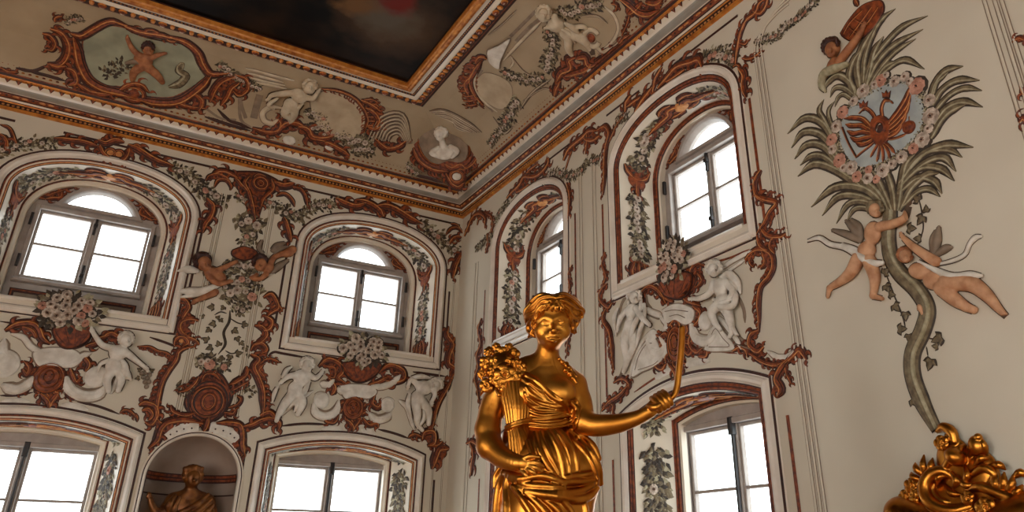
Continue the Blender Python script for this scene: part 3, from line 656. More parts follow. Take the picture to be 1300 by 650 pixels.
SW = [([(640, 600), (660, 608), (684, 604), (700, 607), (716, 614)], (4, 5.5, 5, 4.5, 3)), ([(648, 608), (672, 616), (696, 618), (716, 620)], (4, 5, 4.8, 3.2)), ([(718, 606), (732, 604), (746, 602), (756, 600)], (2.4, 3.4, 3.4, 2.4)), ([(700, 614), (722, 612), (742, 611), (758, 608)], (2.6, 4, 4.2, 3)),
      ([(652, 618), (680, 626), (706, 630), (730, 634), (748, 630), (758, 620)], (3.5, 5, 5.5, 5.5, 5, 3.5)), ([(690, 622), (712, 626), (734, 624), (752, 616)], (3, 4.4, 4.4, 3)),
      ([(652, 618), (664, 634), (676, 655), (684, 690)], (3.4, 4.4, 4.6, 5)), ([(668, 626), (684, 640), (698, 660), (706, 690)], (3, 4.2, 4.5, 5)), ([(690, 634), (706, 646), (716, 664), (722, 690)], (2.8, 3.8, 4, 4)), ([(716, 638), (726, 650), (732, 670)], (2.8, 3.6, 4)), ([(740, 634), (744, 650), (744, 680)], (3, 4, 4.5)),
      ([(640, 600), (634, 615), (630, 640), (629, 670)], (4, 5, 5, 5)), ([(644, 604), (642, 622), (643, 645), (642, 680)], (3, 4, 4.4, 5)), ([(636, 592), (629, 604), (628, 618)], (3, 3.6, 3))]
base = SDF(ST, g.lo, g.lo + (g.n - 1) * g.res, g.res); base.d = g.d.copy()
for q, r in FO: g.fold(base, q, r, 1.6, 0.2, 4, 4)
for q, r in SW: g.fold(base, q, r, 2.0, 1.2, 4, 2)
for q in ([(672, 488), (684, 498), (700, 509)], [(670, 505), (684, 514), (704, 519)], [(690, 552), (702, 575), (712, 600)], [(708, 552), (720, 575), (727, 600)], [(744, 578), (753, 596), (757, 612)], [(655, 613), (684, 611), (712, 617)], [(665, 622), (700, 625), (730, 628)], [(662, 628), (676, 645), (686, 670)], [(682, 632), (700, 648), (712, 670)]):
    g.pt([(x, y, base.front(x, y, 6) + 2.6) for x, y in q], [1.0, 1.6, 1.0], 1.5, 4, sub=True)
statue_part(g.mesh('garment', 'gilt'))
# belt, shoulder clasp
f = SDF(ST, (-70, 0, -40), (50, 62, 75), 0.7)
f.fold(base, [(644, 545), (656, 540), (672, 537), (690, 539), (708, 538), (724, 534), (732, 530)], (2.4, 2.6, 2.6, 2.6, 2.6, 2.4, 2), .8, 3.0, 4, 10); f.fold(base, [(672, 541.5), (690, 543), (708, 542), (726, 538)], (1.4, 1.6, 1.6, 1.4), .8, 2.6, 4, 10)
statue_part(f.mesh('belt', 'gilt'))
f = SDF(ST, (-4, -26, 30), (52, 40, 80), 0.7)
for x, y, r in ((710, 456, 3), (714, 460, 3.6), (719, 462, 3.6), (722, 467, 4.0), (718, 470, 3.4), (723, 474, 3.6), (727, 480, 2.6)): f.pe((x, y, B.front(x, y, -4) + .5), (r, r * .9, r), 1.2)
for q in ([(720, 470), (728, 480), (736, 492), (742, 501)], [(716, 462), (724, 468), (732, 478)]): f.fold(B, q, (2.2, 2.4, 2, 1.6)[:len(q)], 1, .4, 4, -6)
statue_part(f.mesh('shoulder_strap', 'gilt'))
# sheaf of corn
f = SDF(ST, (-78, 4, -78), (-6, 62, 45), 0.7)
for j in range(10):
    t = j / 9; b_ = 14 * sin(pi * (t * .8 + .1))
    top, tie, bot = 637 + 37 * t, 645 + 26 * t, 649 + 36 * t
    f.pt([(top - 1, 486, 12 + b_), (top + .6, 500, 15 + b_), ((top + tie) / 2 + 1, 520, 18 + b_), (tie, 541, 19 + b_ * .8)], [3.2, 3.1, 2.7, 2.2], .7); f.pt([(tie, 541, 19 + b_ * .8), ((tie + bot) / 2, 556, 20 + b_), (bot, 582, 22 + b_)], [2.2, 2.5, 3.0], .7)
f.pe((657, 510, 17), (15, 26, 9), 3); f.pe((663, 562, 20), (13, 20, 8), 3)
for d in (-3, 1): f.pt([(642, 545 + d, 20), (650, 541 + d, 33), (662, 537 + d, 35), (674, 535 + d, 27)], [1.9] * 4, .8)
statue_part(f.mesh('corn_sheaf', 'gilt'))
# bunch of flowers on the shoulder
f = SDF(ST, (-96, -32, 12), (-18, 60, 90), 0.7)
f.pe((640, 470, 6), (25, 24, 18), 3); f.pe((663, 478, 8), (12, 12, 12), 4)
for x, y, Y, r, sp in ((641, 475, 24, 13, .3), (617, 460, 12, 8, 1), (636, 447, 10, 7.5, 0), (652, 450, 12, 8, .6), (618, 489, 14, 8.5, .2), (662, 487, 22, 7, .9), (660, 467, 17, 8, .1), (626, 472, 20, 7, 1.4), (645, 459, 20, 7.5, 2), (629, 459, 18, 7, .7), (655, 478, 24, 6.5, .4), (622, 446, 4, 6, .2), (668, 474, 14, 6, 1.1), (640, 491, 22, 6, .5), (627, 482, 22, 6, .9)): rose(f, (x, y, Y), r, .8, sp)
rl = random.Random(5)
for j in range(46):
    a = rl.uniform(0, 6.28); d = sqrt(rl.random()); x, y = 641 + 27 * d * cos(a), 470 + 25 * d * sin(a); f.pe((x, y, 20 - 16 * d * d + rl.uniform(-2, 3)), (rl.uniform(4, 6.5), rl.uniform(1.8, 2.8), 2.2), .5, rl.uniform(0, 180))
for x, y, Y, r, sp in ((630, 440, 8, 5, .3), (646, 441, 8, 5.5, .9), (612, 474, 10, 5.5, .2), (634, 486, 24, 6.5, .4), (650, 492, 22, 6, .8), (672, 482, 16, 5.5, .3), (656, 460, 20, 6, .6), (619, 447, 6, 5, 1)): rose(f, (x, y, Y), r, .8, sp)
for q in ([(630, 494, 20), (634, 502, 22), (631, 508, 20)], [(648, 490, 22), (654, 496, 24), (664, 494, 22)], [(666, 480, 16), (674, 484, 20), (680, 482, 18)], [(612, 497, 10), (610, 502, 8)], [(612, 468, 10), (609, 476, 8), (613, 483, 10)], [(644, 440, 6), (650, 437, 6)]): f.pt(q, [2.2] + [3.2] * (len(q) - 2) + [1.0], .8)
statue_part(f.mesh('flower_bunch', 'gilt'))
# curved stick held in the hand
f = SDF(ST, (100, 8, -15), (180, 56, 130), 0.7)
f.pt([(824, 520, 31), (836, 514.5, 31), (848, 508.5, 31), (856, 501, 31), (860, 488, 31), (862.5, 465, 31), (865, 440, 31), (866, 417, 31)], [4.4, 3.2, 3.4, 3.8, 4.0, 4.2, 4.4, 4.4], .5, 5)
statue_part(f.mesh('curved_stick', 'gilt'))
# lower skirt, out of the frame, and the base block it stands on
f = SDF(ST, (-90, -80, -425), (95, 80, -150), 2.5)
f.tube([(-10, -4, -150), (-6, -4, -300), (-4, -4, -412)], [56, 62, 68], 4); f.tube([(26, 0, -160), (20, 6, -300), (16, 10, -412)], [36, 38, 40], 10)
for a in range(11): t = a / 10 * pi; f.tube([(-8 - 54 * cos(t), 52 * sin(t) - 4, -160), (-8 - 62 * cos(t) + 4 * sin(a), 60 * sin(t) - 4, -300), (-6 - 70 * cos(t), 68 * sin(t) - 4, -412)], [6, 8, 9], 5)
f.d = np.maximum(f.d, (-419 - f.ax[2])[None, None, :]); statue_part(f.mesh('skirt_hem', 'gilt'))
ped = empty('statue_pedestal', 'white stone pedestal under the gilded statue', 'pedestal')
zt = float(ST.world((0, 0, -420))[2]); ax, ay = float(ST.A[0]), float(ST.A[1]); ang = atan2(ST.B[0][1], ST.B[0][0])
ped.location = (ax, ay, 0); ped.rotation_euler = (0, 0, ang)
def ring_stack(name, prof, m):
    mb = MB(); mb.grid([[(-w, -w, z), (w, -w, z), (w, w, z), (-w, w, z)] for w, z in prof], m, closed=True); mb.add([(-prof[-1][0], -prof[-1][0], prof[-1][1]), (prof[-1][0], -prof[-1][0], prof[-1][1]), (prof[-1][0], prof[-1][0], prof[-1][1]), (-prof[-1][0], prof[-1][0], prof[-1][1])], [(0, 1, 2, 3)], m); mb.build(name, ped)
ring_stack('plinth', [(.42, 0), (.42, .12), (.38, .15), (.36, .16)], 'stucco'); ring_stack('die', [(.34, .16), (.34, zt - .16)], 'stucco'); ring_stack('cap', [(.34, zt - .16), (.36, zt - .13), (.40, zt - .08), (.40, zt - .015), (.36, zt)], 'stucco')
# ------------------------------------------------------------------ painted and stucco ornament: shallow relief on walls, reveals and cove
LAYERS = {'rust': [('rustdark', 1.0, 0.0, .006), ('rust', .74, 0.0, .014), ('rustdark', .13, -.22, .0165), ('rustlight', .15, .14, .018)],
          'dark': [('rustdark', 1.0, 0.0, .008)], 'line': [('rust', 1.0, 0.0, .006)],
          'stone': [('stuccoshade', 1.0, 0.0, .006), ('stucco', .76, -.04, .022)], 'pale': [('stucco', 1.0, 0.0, .012)], 'shade': [('stuccoshade', 1.0, 0, .005)],
          'frond': [('leafdark', 1.0, 0.0, .006), ('leaf', .74, 0.0, .012), ('leaflight', .26, .12, .015)], 'stem': [('leafdark', 1.0, 0, .006)], 'trunk': [('leafdark', 1.0, 0, .012), ('leaf', .88, 0, .030), ('leaflight', .30, -.2, .034)],
          'gilt': [('gilt', 1.0, 0, .02)], 'shell': [('contour', 1.0, 0, .006), ('stuccoshade', .72, .05, .016), ('covestucco', .34, .12, .022)], 'cloth': [('stuccoshade', 1.0, 0, .006), ('stucco', .8, 0, .016)], 'fillet': [('stuccoshade', 1.0, 0, .003), ('wall', .62, 0, .018)]}  # fillet: grey shading beside the moulding is painted as a wider strip
class Orn:
    def __init__(s, name, label, cat, S, group=None, kind=None):
        s.name, s.S, s.tags = name, S, dict(label=label, cat=cat, group=group, kind=kind); s.parts = {}; s.up = 0.0; s.r = random.Random(hash_(label or name)); s.root = None; s.extra = []
    def mb(s, part): return s.parts.setdefault(part, MB())
    def uv(s, p): return np.array(s.S.at(p[0], p[1]))
    def mpp(s, p):
        u, v = s.S.at(p[0], p[1]); return float(np.dot(np.array(s.S.P(u, v)) - CAM, CM[2]) / F)
    def ribbon(s, part, uvp, wid, m, h, h0=0.0):
        P = np.array(uvp); T_ = np.gradient(P, axis=0); T_ /= np.maximum(np.linalg.norm(T_, axis=1, keepdims=True), 1e-9); Nn = np.stack([-T_[:, 1], T_[:, 0]], 1); rows = []
        for p, n, w in zip(P, Nn, wid):
            w = max(w, .0008); k = min(1.0, w / (max(wid) * .5 + 1e-9)); hh = h0 + (h - h0) * (.4 + .6 * k)
            rows.append([s.S.P(*(p + n * w), h0), s.S.P(*(p + n * w * .62), h0 + (hh - h0) * .75), s.S.P(*p, hh), s.S.P(*(p - n * w * .62), h0 + (hh - h0) * .75), s.S.P(*(p - n * w), h0)])
        s.mb(part).grid(rows, m)
    def st(s, pts, w, kind='rust', ends=(.35, .25), n=5, part=None, up=0.0, uv=False):
        "a painted stroke: centre line in pixels, w the full width in pixels"
        k = 1.0 if uv else s.mpp(pts[len(pts) // 2]); q = [np.array(p, float) if uv else s.uv(p) for p in pts]; c = spline(q, n); N = len(c)
        t = np.linspace(0, 1, N); W_ = .5 * w * 1.45 * k * np.minimum(1, np.minimum(ends[0] + t / .28, ends[1] + (1 - t) / .28))
        P = np.array(c); T_ = np.gradient(P, axis=0); T_ /= np.maximum(np.linalg.norm(T_, axis=1, keepdims=True), 1e-9); Nn = np.stack([-T_[:, 1], T_[:, 0]], 1)
        for m, f, o, h in LAYERS[kind]:
            if m == 'stucco' and isinstance(s.S, Lift): m = 'covestucco'
            s.ribbon(part or PART.get(kind, 'scrollwork'), P + Nn * (W_ * 2 * o)[:, None], W_ * f, m, s.up + up + h * min(1.6, max(.5, w * k / .06)))
        return P, T_, Nn, W_
    def ac_uv(s, pts, w, side=0): s.ac(pts, w, side, uv=True)
    def ac(s, pts, w, side=0, kind='rust', dens=1.0, size=1.0, ends=(.35, .25), uv=False):
        "acanthus stroke: a scroll with curling leaflets along one edge (side 1/-1) or both (0)"
        P, T_, Nn, W_ = s.st(pts, w, kind, ends, uv=uv); L = np.concatenate([[0], np.cumsum(np.linalg.norm(np.diff(P, axis=0), axis=1))]); full = W_.max() * 2; step = full * .62 / dens; d = step * .5; j = 0
        while d < L[-1]:
            i = min(int(np.searchsorted(L, d)), len(P) - 1); sd = side or (1 if j % 2 else -1); n = Nn[i] * sd; t = T_[i]; ln = full * s.r.uniform(.5, .85) * size * (.55 + .45 * W_[i] / W_.max())
            a = P[i] + n * W_[i] * .5; b = a + n * ln * .55 + t * ln * .15; c = a + n * ln * .75 + t * ln * .75; e = a + n * ln * .45 + t * ln * 1.15
            q = spline([a, b, c, e], 3); M_ = len(q); tt = np.linspace(0, 1, M_); ww = full * .25 * size * (1 - tt) ** .6 * (.7 + .6 * np.sin(pi * np.minimum(1, tt * 1.5)))
            for m, f, o, h in LAYERS[kind][:2]: s.ribbon(PART.get(kind, 'scrollwork'), q, ww * f, m, s.up + h * .85)
            d += step * s.r.uniform(.8, 1.2); j += 1
    def blob(s, pts, m, h=.012, edge=None, ew=1.5, part='scrollwork', smooth=4, uv=False, h0=0.0):
        "a closed painted field with a softly rounded rim; edge = material of its outline"
        q = [np.array(p, float) if uv else s.uv(p) for p in pts]; k = 1.0 if uv else s.mpp(pts[0])
        if smooth: c = spline(q + [q[0], q[1]], smooth); c = c[smooth // 2 * 0: len(q) * smooth]
        else: c = q
        c = [tuple(p) for p in c]; b = s.mb(part)
        if isinstance(s.S, Lift):
            g = np.mean(c, axis=0); o = offset(c, ew * k)
            if edge: b.grid([[s.S.P(*(g + (np.array(p) - g) * f), h0 + h * .3) for p in o] for f in (1, .97, .9)], edge, closed=True)
            b.grid([[s.S.P(*(g + (np.array(p) - g) * f), h0 + h * (.6 if f == 1 else 1)) for p in c] for f in (1, .97, .85, .7, .55, .4, .25, .12, .02)], m, closed=True); return
        if edge:
            o = offset(c, ew * k); V, Fc = fill([o]); b.add([s.S.P(u, v, h0 + h * .45) for u, v in V], Fc, edge); b.grid([[s.S.P(u, v, h0) for u, v in o], [s.S.P(u, v, h0 + h * .45) for u, v in o]], edge, closed=True)
        i1 = offset(c, -.8 * k)
        b.grid([[s.S.P(u, v, h0) for u, v in c], [s.S.P(u, v, h0 + h * .8) for u, v in c], [s.S.P(u, v, h0 + h) for u, v in i1]], m, closed=True); V, Fc = fill([i1]); b.add([s.S.P(u, v, h0 + h) for u, v in V], Fc, m)
    def disc(s, p, rx, ry, m, h=.012, rot=0.0, part='scrollwork', n=20, h0=0.0, dome=True, uv=False):
        k = 1.0 if uv else s.mpp(p); c = np.array(p, float) if uv else s.uv(p); a0 = math.radians(rot); rows = []
        for f, z in ((1, 0), (.92, .5), (.7, .85), (.35, .97), (.02, 1)) if dome else ((1, 0), (.97, 1), (.02, 1)):
            ring = []
            for j in range(n):
                a = 2 * pi * j / n; x, y = rx * k * f * cos(a), ry * k * f * sin(a); ring.append(s.S.P(c[0] + x * cos(a0) - y * sin(a0), c[1] + x * sin(a0) + y * cos(a0), h0 + h * z))
            rows.append(ring)
        s.mb(part).grid(rows, m, closed=True)
    def ring(s, p, rx, ry, w, kind='rust', a0=0, a1=360, rot=0.0, uv=False, part=None, up=0.0):
        k = 1.0 if uv else s.mpp(p); c = np.array(p, float) if uv else s.uv(p); r0 = math.radians(rot); q = []
        for j in range(25):
            a = math.radians(a0 + (a1 - a0) * j / 24); x, y = rx * k * cos(a), ry * k * sin(a); q.append((c[0] + x * cos(r0) - y * sin(r0), c[1] + x * sin(r0) + y * cos(r0)))
        s.st(q, w * k, kind, (1, 1), 2, part, up, uv=True)
    def spiral(s, p, r, turns, w, kind='stone', a0=0.0, sgn=1):
        k = s.mpp(p); c = s.uv(p); N = int(14 * turns) + 2
        q = [(c[0] + r * k * (1 - .88 * j / N) * cos(a0 + sgn * 2 * pi * turns * j / N), c[1] + r * k * (1 - .88 * j / N) * sin(a0 + sgn * 2 * pi * turns * j / N)) for j in range(N)]
        s.st(q, w * k, kind, (1, .3), 2, uv=True)
    def leaf(s, c, a, L, m, h=.01, wide=.34, part='foliage'):
        d = np.array([cos(a), sin(a)]); n = np.array([-d[1], d[0]]); c = np.array(c); h0 = h * .35
        v = [(c, h0), (c + d * L * .32 + n * L * wide, h0), (c + d * L * .62 + n * L * wide * .75, h0), (c + d * L, h0), (c + d * L * .62 - n * L * wide * .75, h0), (c + d * L * .32 - n * L * wide, h0), (c + d * L * .5, h)]
        s.mb(part).add([s.S.P(p[0], p[1], z) for p, z in v], [(i, (i + 1) % 6, 6) for i in range(6)], m)
    def vine(s, p, a, L, mats=('leafdark', 'leaf')):
        "ivy leaf of three lobes, L in pixels"
        k = s.mpp(p); c = s.uv(p); L *= k
        for o, f in ((0, 1.0), (1.05, .72), (-1.05, .72)): s.leaf(c - .15 * L * np.array([cos(a), sin(a)]), a + o, L * f, mats[0], .007, .36); s.leaf(c - .08 * L * np.array([cos(a), sin(a)]), a + o, L * f * .82, mats[1], .012, .28)
    def flower(s, p, r, m='bloom', uv=False, spin=None, h=.014, back=True, part='blossoms'):
        k = 1.0 if uv else s.mpp(p); c = np.array(p, float) if uv else s.uv(p); r *= k; a0 = s.r.uniform(0, 6.3) if spin is None else spin; b = s.mb(part); P = s.S.P
        if back: s.disc(c, r * 1.28, r * 1.28, 'leafdark', .006, n=10, uv=True, part=part)
        for n, rr, w, z, off, mm in ((5, 1.0, .62, .6, 0, m), (5, .62, .46, .85, .6, m), (3, .34, .34, 1.0, .3, 'bloomheart' if m == 'bloom' else m)):
            for j in range(n):
                a = a0 + off + 2 * pi * j / n; d = np.array([cos(a), sin(a)]); t = np.array([-d[1], d[0]]) * w * r; o = [c + d * rr * r * .12, c + d * rr * r * .55 + t, c + d * rr * r * .95 + t * .55, c + d * rr * r * .95 - t * .55, c + d * rr * r * .55 - t, c + d * rr * r * .6]
                hz = [h * z * .7, h * z * .8, h * z * .75, h * z * .75, h * z * .8, h * z * 1.25]
                b.add([P(q[0], q[1], zz + .003) for q, zz in zip(o, hz)], [(i, (i + 1) % 5, 5) for i in range(5)], mm)
        s.disc(c, r * .14, r * .14, 'rustdark', h * 1.4 + .004, n=6, uv=True, part=part)
    def gar(s, pts, w, dens=1.0, fl=.28, mats=('leafdark', 'leaf', 'leaflight'), uv=False, frac=(.45, .4, .15), fmat=('bloom', 'bloom', 'bloom', 'pink')):
        "a garland: leaves thrown about a path, flowers along the middle"
        k = 1.0 if uv else s.mpp(pts[len(pts) // 2]); q = [np.array(p, float) if uv else s.uv(p) for p in pts]; P = np.array(spline(q, 8)); w *= k
        L = np.concatenate([[0], np.cumsum(np.linalg.norm(np.diff(P, axis=0), axis=1))]); n = max(8, int(L[-1] / w * (75 if isinstance(s.S, Lift) else 46) * dens)); tot = sum(frac)
        def at_(d):
            i = min(int(np.searchsorted(L, d)), len(P) - 1); i0 = max(i - 1, 0); t = P[i] - P[i0] if i else P[1] - P[0]; t = t / max(np.linalg.norm(t), 1e-9); return P[i0] + t * max(0, d - L[i0]), t
        for j in range(n):
            c, t = at_(s.r.uniform(0, L[-1])); nn = np.array([-t[1], t[0]]); o = s.r.gauss(0, .24); o = max(-.5, min(.5, o)); a = atan2(t[1], t[0]) + (1 if o > 0 else -1) * s.r.uniform(.3, 1.5) + s.r.choice((0, 0, pi)); x = s.r.uniform(0, tot)
            m = mats[0] if x < frac[0] else mats[1] if x < frac[0] + frac[1] else mats[2]
            s.leaf(c + nn * o * w, a, w * s.r.uniform(.26, .46), m, s.r.uniform(.005, .013), s.r.uniform(.22, .34))
        d = w * .3
        while fl and d < L[-1]:
            if s.r.random() < fl * 2.2:
                c, t = at_(d); nn = np.array([-t[1], t[0]]); s.flower(c + nn * s.r.uniform(-.18, .18) * w, w * s.r.uniform(.15, .26), s.r.choice(fmat), uv=True)
            d += w * s.r.uniform(.3, .5)
    def bunch(s, p, rx, ry, n, r, leaves=30, mats=('leafdark', 'leaf', 'leaflight'), fmat=('bloom',) * 7 + ('pink',)):
        "a rounded bunch of flowers with leaves sticking out of its rim"
        k = s.mpp(p); c = s.uv(p); 
        s.disc(p, rx * .82, ry * .82, 'leafdark', .012, part='foliage')
        for j in range(leaves):
            a = 2 * pi * j / leaves + s.r.uniform(-.2, .2); q = c + np.array([cos(a) * rx, sin(a) * ry]) * k * s.r.uniform(.55, .95); s.leaf(q, a + s.r.uniform(-.5, .5), r * k * s.r.uniform(1.1, 1.9), s.r.choice(mats), .014)
        for j in range(n):
            f = sqrt((j + .5) / n); a = j * 2.39996 + s.r.uniform(-.2, .2); q = c + np.array([cos(a) * rx, sin(a) * ry]) * k * f * .86; s.flower(q, r * k * s.r.uniform(.75, 1.2), s.r.choice(fmat), uv=True, h=.03 + .02 * (1 - f))
    def figure(s, *a, **k): s.extra.append((a, k))
    def done(s):
        items = [(n, q) for n, b in s.parts.items() for q in (b.pieces() if n in ('scrollwork', 'stucco_scroll', 'drapery', 'stem', 'fillet', 'basket') else [b])]
        if s.root is None and len(items) == 1:
            o = items[0][1].build(s.name); V = items[0][1].v; _origin(o, V); tag(o, **s.tags); return o
        root = s.root or empty(s.name, **s.tags)
        V = [v for _, b in items for v in b.v]
        if V and s.root is None: a = np.array(V, float); root.location = Vector((float(a[:, 0].mean()), float(a[:, 1].mean()), float(a[:, 2].min())))
        bpy.context.view_layer.update()
        for n, b in items:
            o = b.build(n, root); o.matrix_parent_inverse = root.matrix_world.inverted()
        s.root = root; return root
    def attach(s, o): o.parent = s.root; o.matrix_parent_inverse = s.root.matrix_world.inverted(); return o
class Lift:
    def __init__(s, S, d): s.S, s.d = S, d
    def P(s, u, v, h=0.0): return s.S.P(u, v, h + s.d)
    def at(s, px, py, h=0.0): return s.S.at(px, py)
def hash_(t): return sum(ord(c) * (i + 7) * 31 for i, c in enumerate(t)) % 1000003
PART = {'shell': 'stucco_scroll', 'frond': 'fronds', 'stem': 'stem', 'trunk': 'trunk', 'stone': 'stucco_scroll', 'pale': 'stucco_scroll', 'shade': 'stucco_scroll', 'cloth': 'drapery', 'fillet': 'fillet', 'gilt': 'gilding'}
def _origin(o, V):
    a = np.array(V, float); c = Vector((float(a[:, 0].mean()), float(a[:, 1].mean()), float(a[:, 2].min())))
    o.data.transform(Matrix.Translation(-c)); o.location = c
# ------------------------------------------------------------------ left wall ornament
SL, SR = Left(.004), Right(.004)                    # relief stands 4 mm clear of the plaster
G1 = 'rust scroll ornaments on the walls'
def orn(name, label, cat, S, group=G1): return Orn(name, label, cat, S, group)
# thin raised fillets and painted panel lines
o = Orn('trim_2', None, None, SL, kind='structure')
for x in (1.10, 1.15, 1.72, 1.77): o.st([(x, 1.55), (x, 2.9), (x, 4.35)], .018, 'fillet', (1, 1), 2, uv=True)
for x in (4.33, 4.47): o.st([(x, -1.2), (x, 1.5), (x, 4.1)], .016, 'fillet', (1, 1), 2, uv=True)
zl = SL.at(170, 189)[1]
for a, b in ((SL.at(80, 170)[0], SL.at(275, 213)[0]), (SL.at(376, 238)[0], SL.at(440, 250)[0]), (SL.at(470, 258)[0], SL.at(584, 287)[0]), (-2.6, SL.at(20, 152)[0])): o.st([(a, zl), ((a + b) / 2, zl), (b, zl)], .022, 'dark', (1, 1), 2, uv=True)
for x, z0, z1 in ((.955, 2.7, 3.9), (2.03, 2.7, 3.9), (4.40, 2.95, 3.6), (.93, -.9, 1.25), (1.93, -.9, 1.2), (4.36, -.9, 1.0), (-1.33, -.9, 1.2)): o.st([(x, z0), (x, (z0 + z1) / 2), (x, z1)], .020, 'dark', (1, 1), 2, uv=True)
o.st([(0, 408), (40, 414), (70, 420)], 2, 'dark'); o.st([(190, 428), (213, 436), (222, 440)], 2.2, 'dark')
o.st([(356, 541), (385, 538), (418, 539)], 2.2, 'dark'); o.st([(480, 545), (500, 550), (520, 557)], 2.2, 'dark'); o.st([(0, 502), (20, 502), (42, 498)], 2.2, 'dark'); o.st([(98, 510), (125, 516), (152, 526)], 2.2, 'dark')
o.st([(340, 452), (348, 447), (360, 449), (400, 456)], 2.2, 'dark'); o.st([(524, 472), (545, 475), (566, 478)], 2.2, 'dark')
o.done()
# crest over the first window
o = orn('rocaille_crest', 'rust scroll crest with flower garland above the leftmost upper window', 'ornament', SL)
o.gar([(-8, 198), (18, 186), (45, 181), (72, 181)], 15); o.gar([(214, 214), (232, 219), (248, 230), (260, 246)], 17)
o.ac([(68, 176), (88, 178), (108, 181), (126, 187)], 8); o.ac([(124, 178), (134, 182), (146, 178), (158, 181)], 8, 1); o.ac([(126, 184), (131, 195), (142, 204)], 7, -1); o.ac([(164, 188), (159, 200), (149, 206)], 7, 1)
o.ac([(162, 184), (176, 190), (190, 199), (204, 206), (220, 211)], 9); o.disc((140, 194), 4, 4, 'rustlight', .02); o.disc((151, 196), 4, 4, 'rustlight', .02); o.ring((140, 194), 6, 6, 3); o.ring((151, 196), 6, 6, 3); o.st([(168, 186), (174, 184), (178, 188)], 4)
o.st([(0, 158), (12, 163), (18, 176), (22, 190)], 4); o.ac([(0, 170), (8, 180), (6, 192)], 7)
o.done()
# cartouche between the upper windows
o = orn('rocaille_cartouche', 'large rust winged cartouche under the cornice between the upper left windows', 'ornament', SL)
o.blob([(300, 219), (316, 219), (330, 220), (345, 226), (354, 233), (348, 243), (338, 249), (331, 262), (326, 276), (318, 272), (314, 260), (312, 246), (302, 238)], 'rust', .006, 'rustdark', 2.5); o.up = .007
for q in ([(304, 222), (312, 228), (320, 226)], [(312, 236), (318, 244), (320, 256)], [(322, 222), (322, 232), (326, 244)], [(346, 230), (340, 238), (336, 248)], [(352, 236), (344, 242), (338, 246)], [(326, 250), (328, 260), (326, 270)], [(308, 226), (306, 234), (312, 242)], [(334, 222), (342, 226), (348, 232)]): o.st(q, 2.4, 'dark', up=.006)
o.ac([(302, 226), (290, 219), (279, 217), (268, 222)], 7); o.ac([(261, 230), (268, 223), (281, 223), (293, 231)], 5, -1); o.st([(272, 238), (277, 229), (287, 229), (293, 236), (292, 242)], 4.5)
o.ac([(348, 232), (360, 236), (374, 233)], 9); o.ac([(372, 238), (382, 241), (388, 250), (390, 264)], 5, 1); o.st([(350, 249), (361, 246), (370, 253), (374, 263)], 5)
o.ring((331, 233), 9, 9, 5); o.ring((331, 233), 4, 4, 3); o.ac([(318, 222), (310, 232), (316, 246), (320, 262), (324, 280)], 7); o.ac([(344, 228), (346, 240), (334, 252), (330, 266)], 6); o.ac([(298, 226), (306, 236), (314, 244)], 7); o.st([(322, 226), (328, 222), (338, 225)], 4)
o.ac([(262, 252), (270, 262), (267, 275), (260, 285), (257, 296)], 8); o.ac([(360, 276), (365, 290), (369, 308)], 8)
o.gar([(256, 240), (270, 250), (288, 258)], 18); o.gar([(350, 268), (368, 271), (386, 277)], 17); o.gar([(300, 246), (308, 252), (316, 258)], 12, fl=.4); o.gar([(336, 262), (346, 258), (354, 262)], 12)
o.done()
o = orn('rocaille_crest', 'rust scroll crest with flowers above the upper window beside the corner', 'ornament', SL)
o.gar([(384, 270), (402, 262), (418, 260), (430, 256)], 15); o.ac([(426, 252), (438, 258), (452, 262), (466, 258)], 9); o.ac([(452, 254), (468, 258), (480, 266), (486, 275)], 9); o.ac([(478, 262), (492, 262), (506, 268), (520, 277), (536, 285)], 10); o.ring((484, 271), 5, 5, 3)
o.ac([(500, 262), (512, 270), (524, 270)], 6); o.gar([(530, 284), (550, 296), (565, 306), (578, 318)], 17); o.ac([(588, 318), (581, 330), (577, 340), (574, 354)], 8); o.st([(566, 298), (573, 290), (582, 290), (588, 297)], 4); o.ac([(570, 310), (577, 302), (586, 301)], 6); o.st([(572, 284), (580, 286), (584, 292)], 4)
o.done()
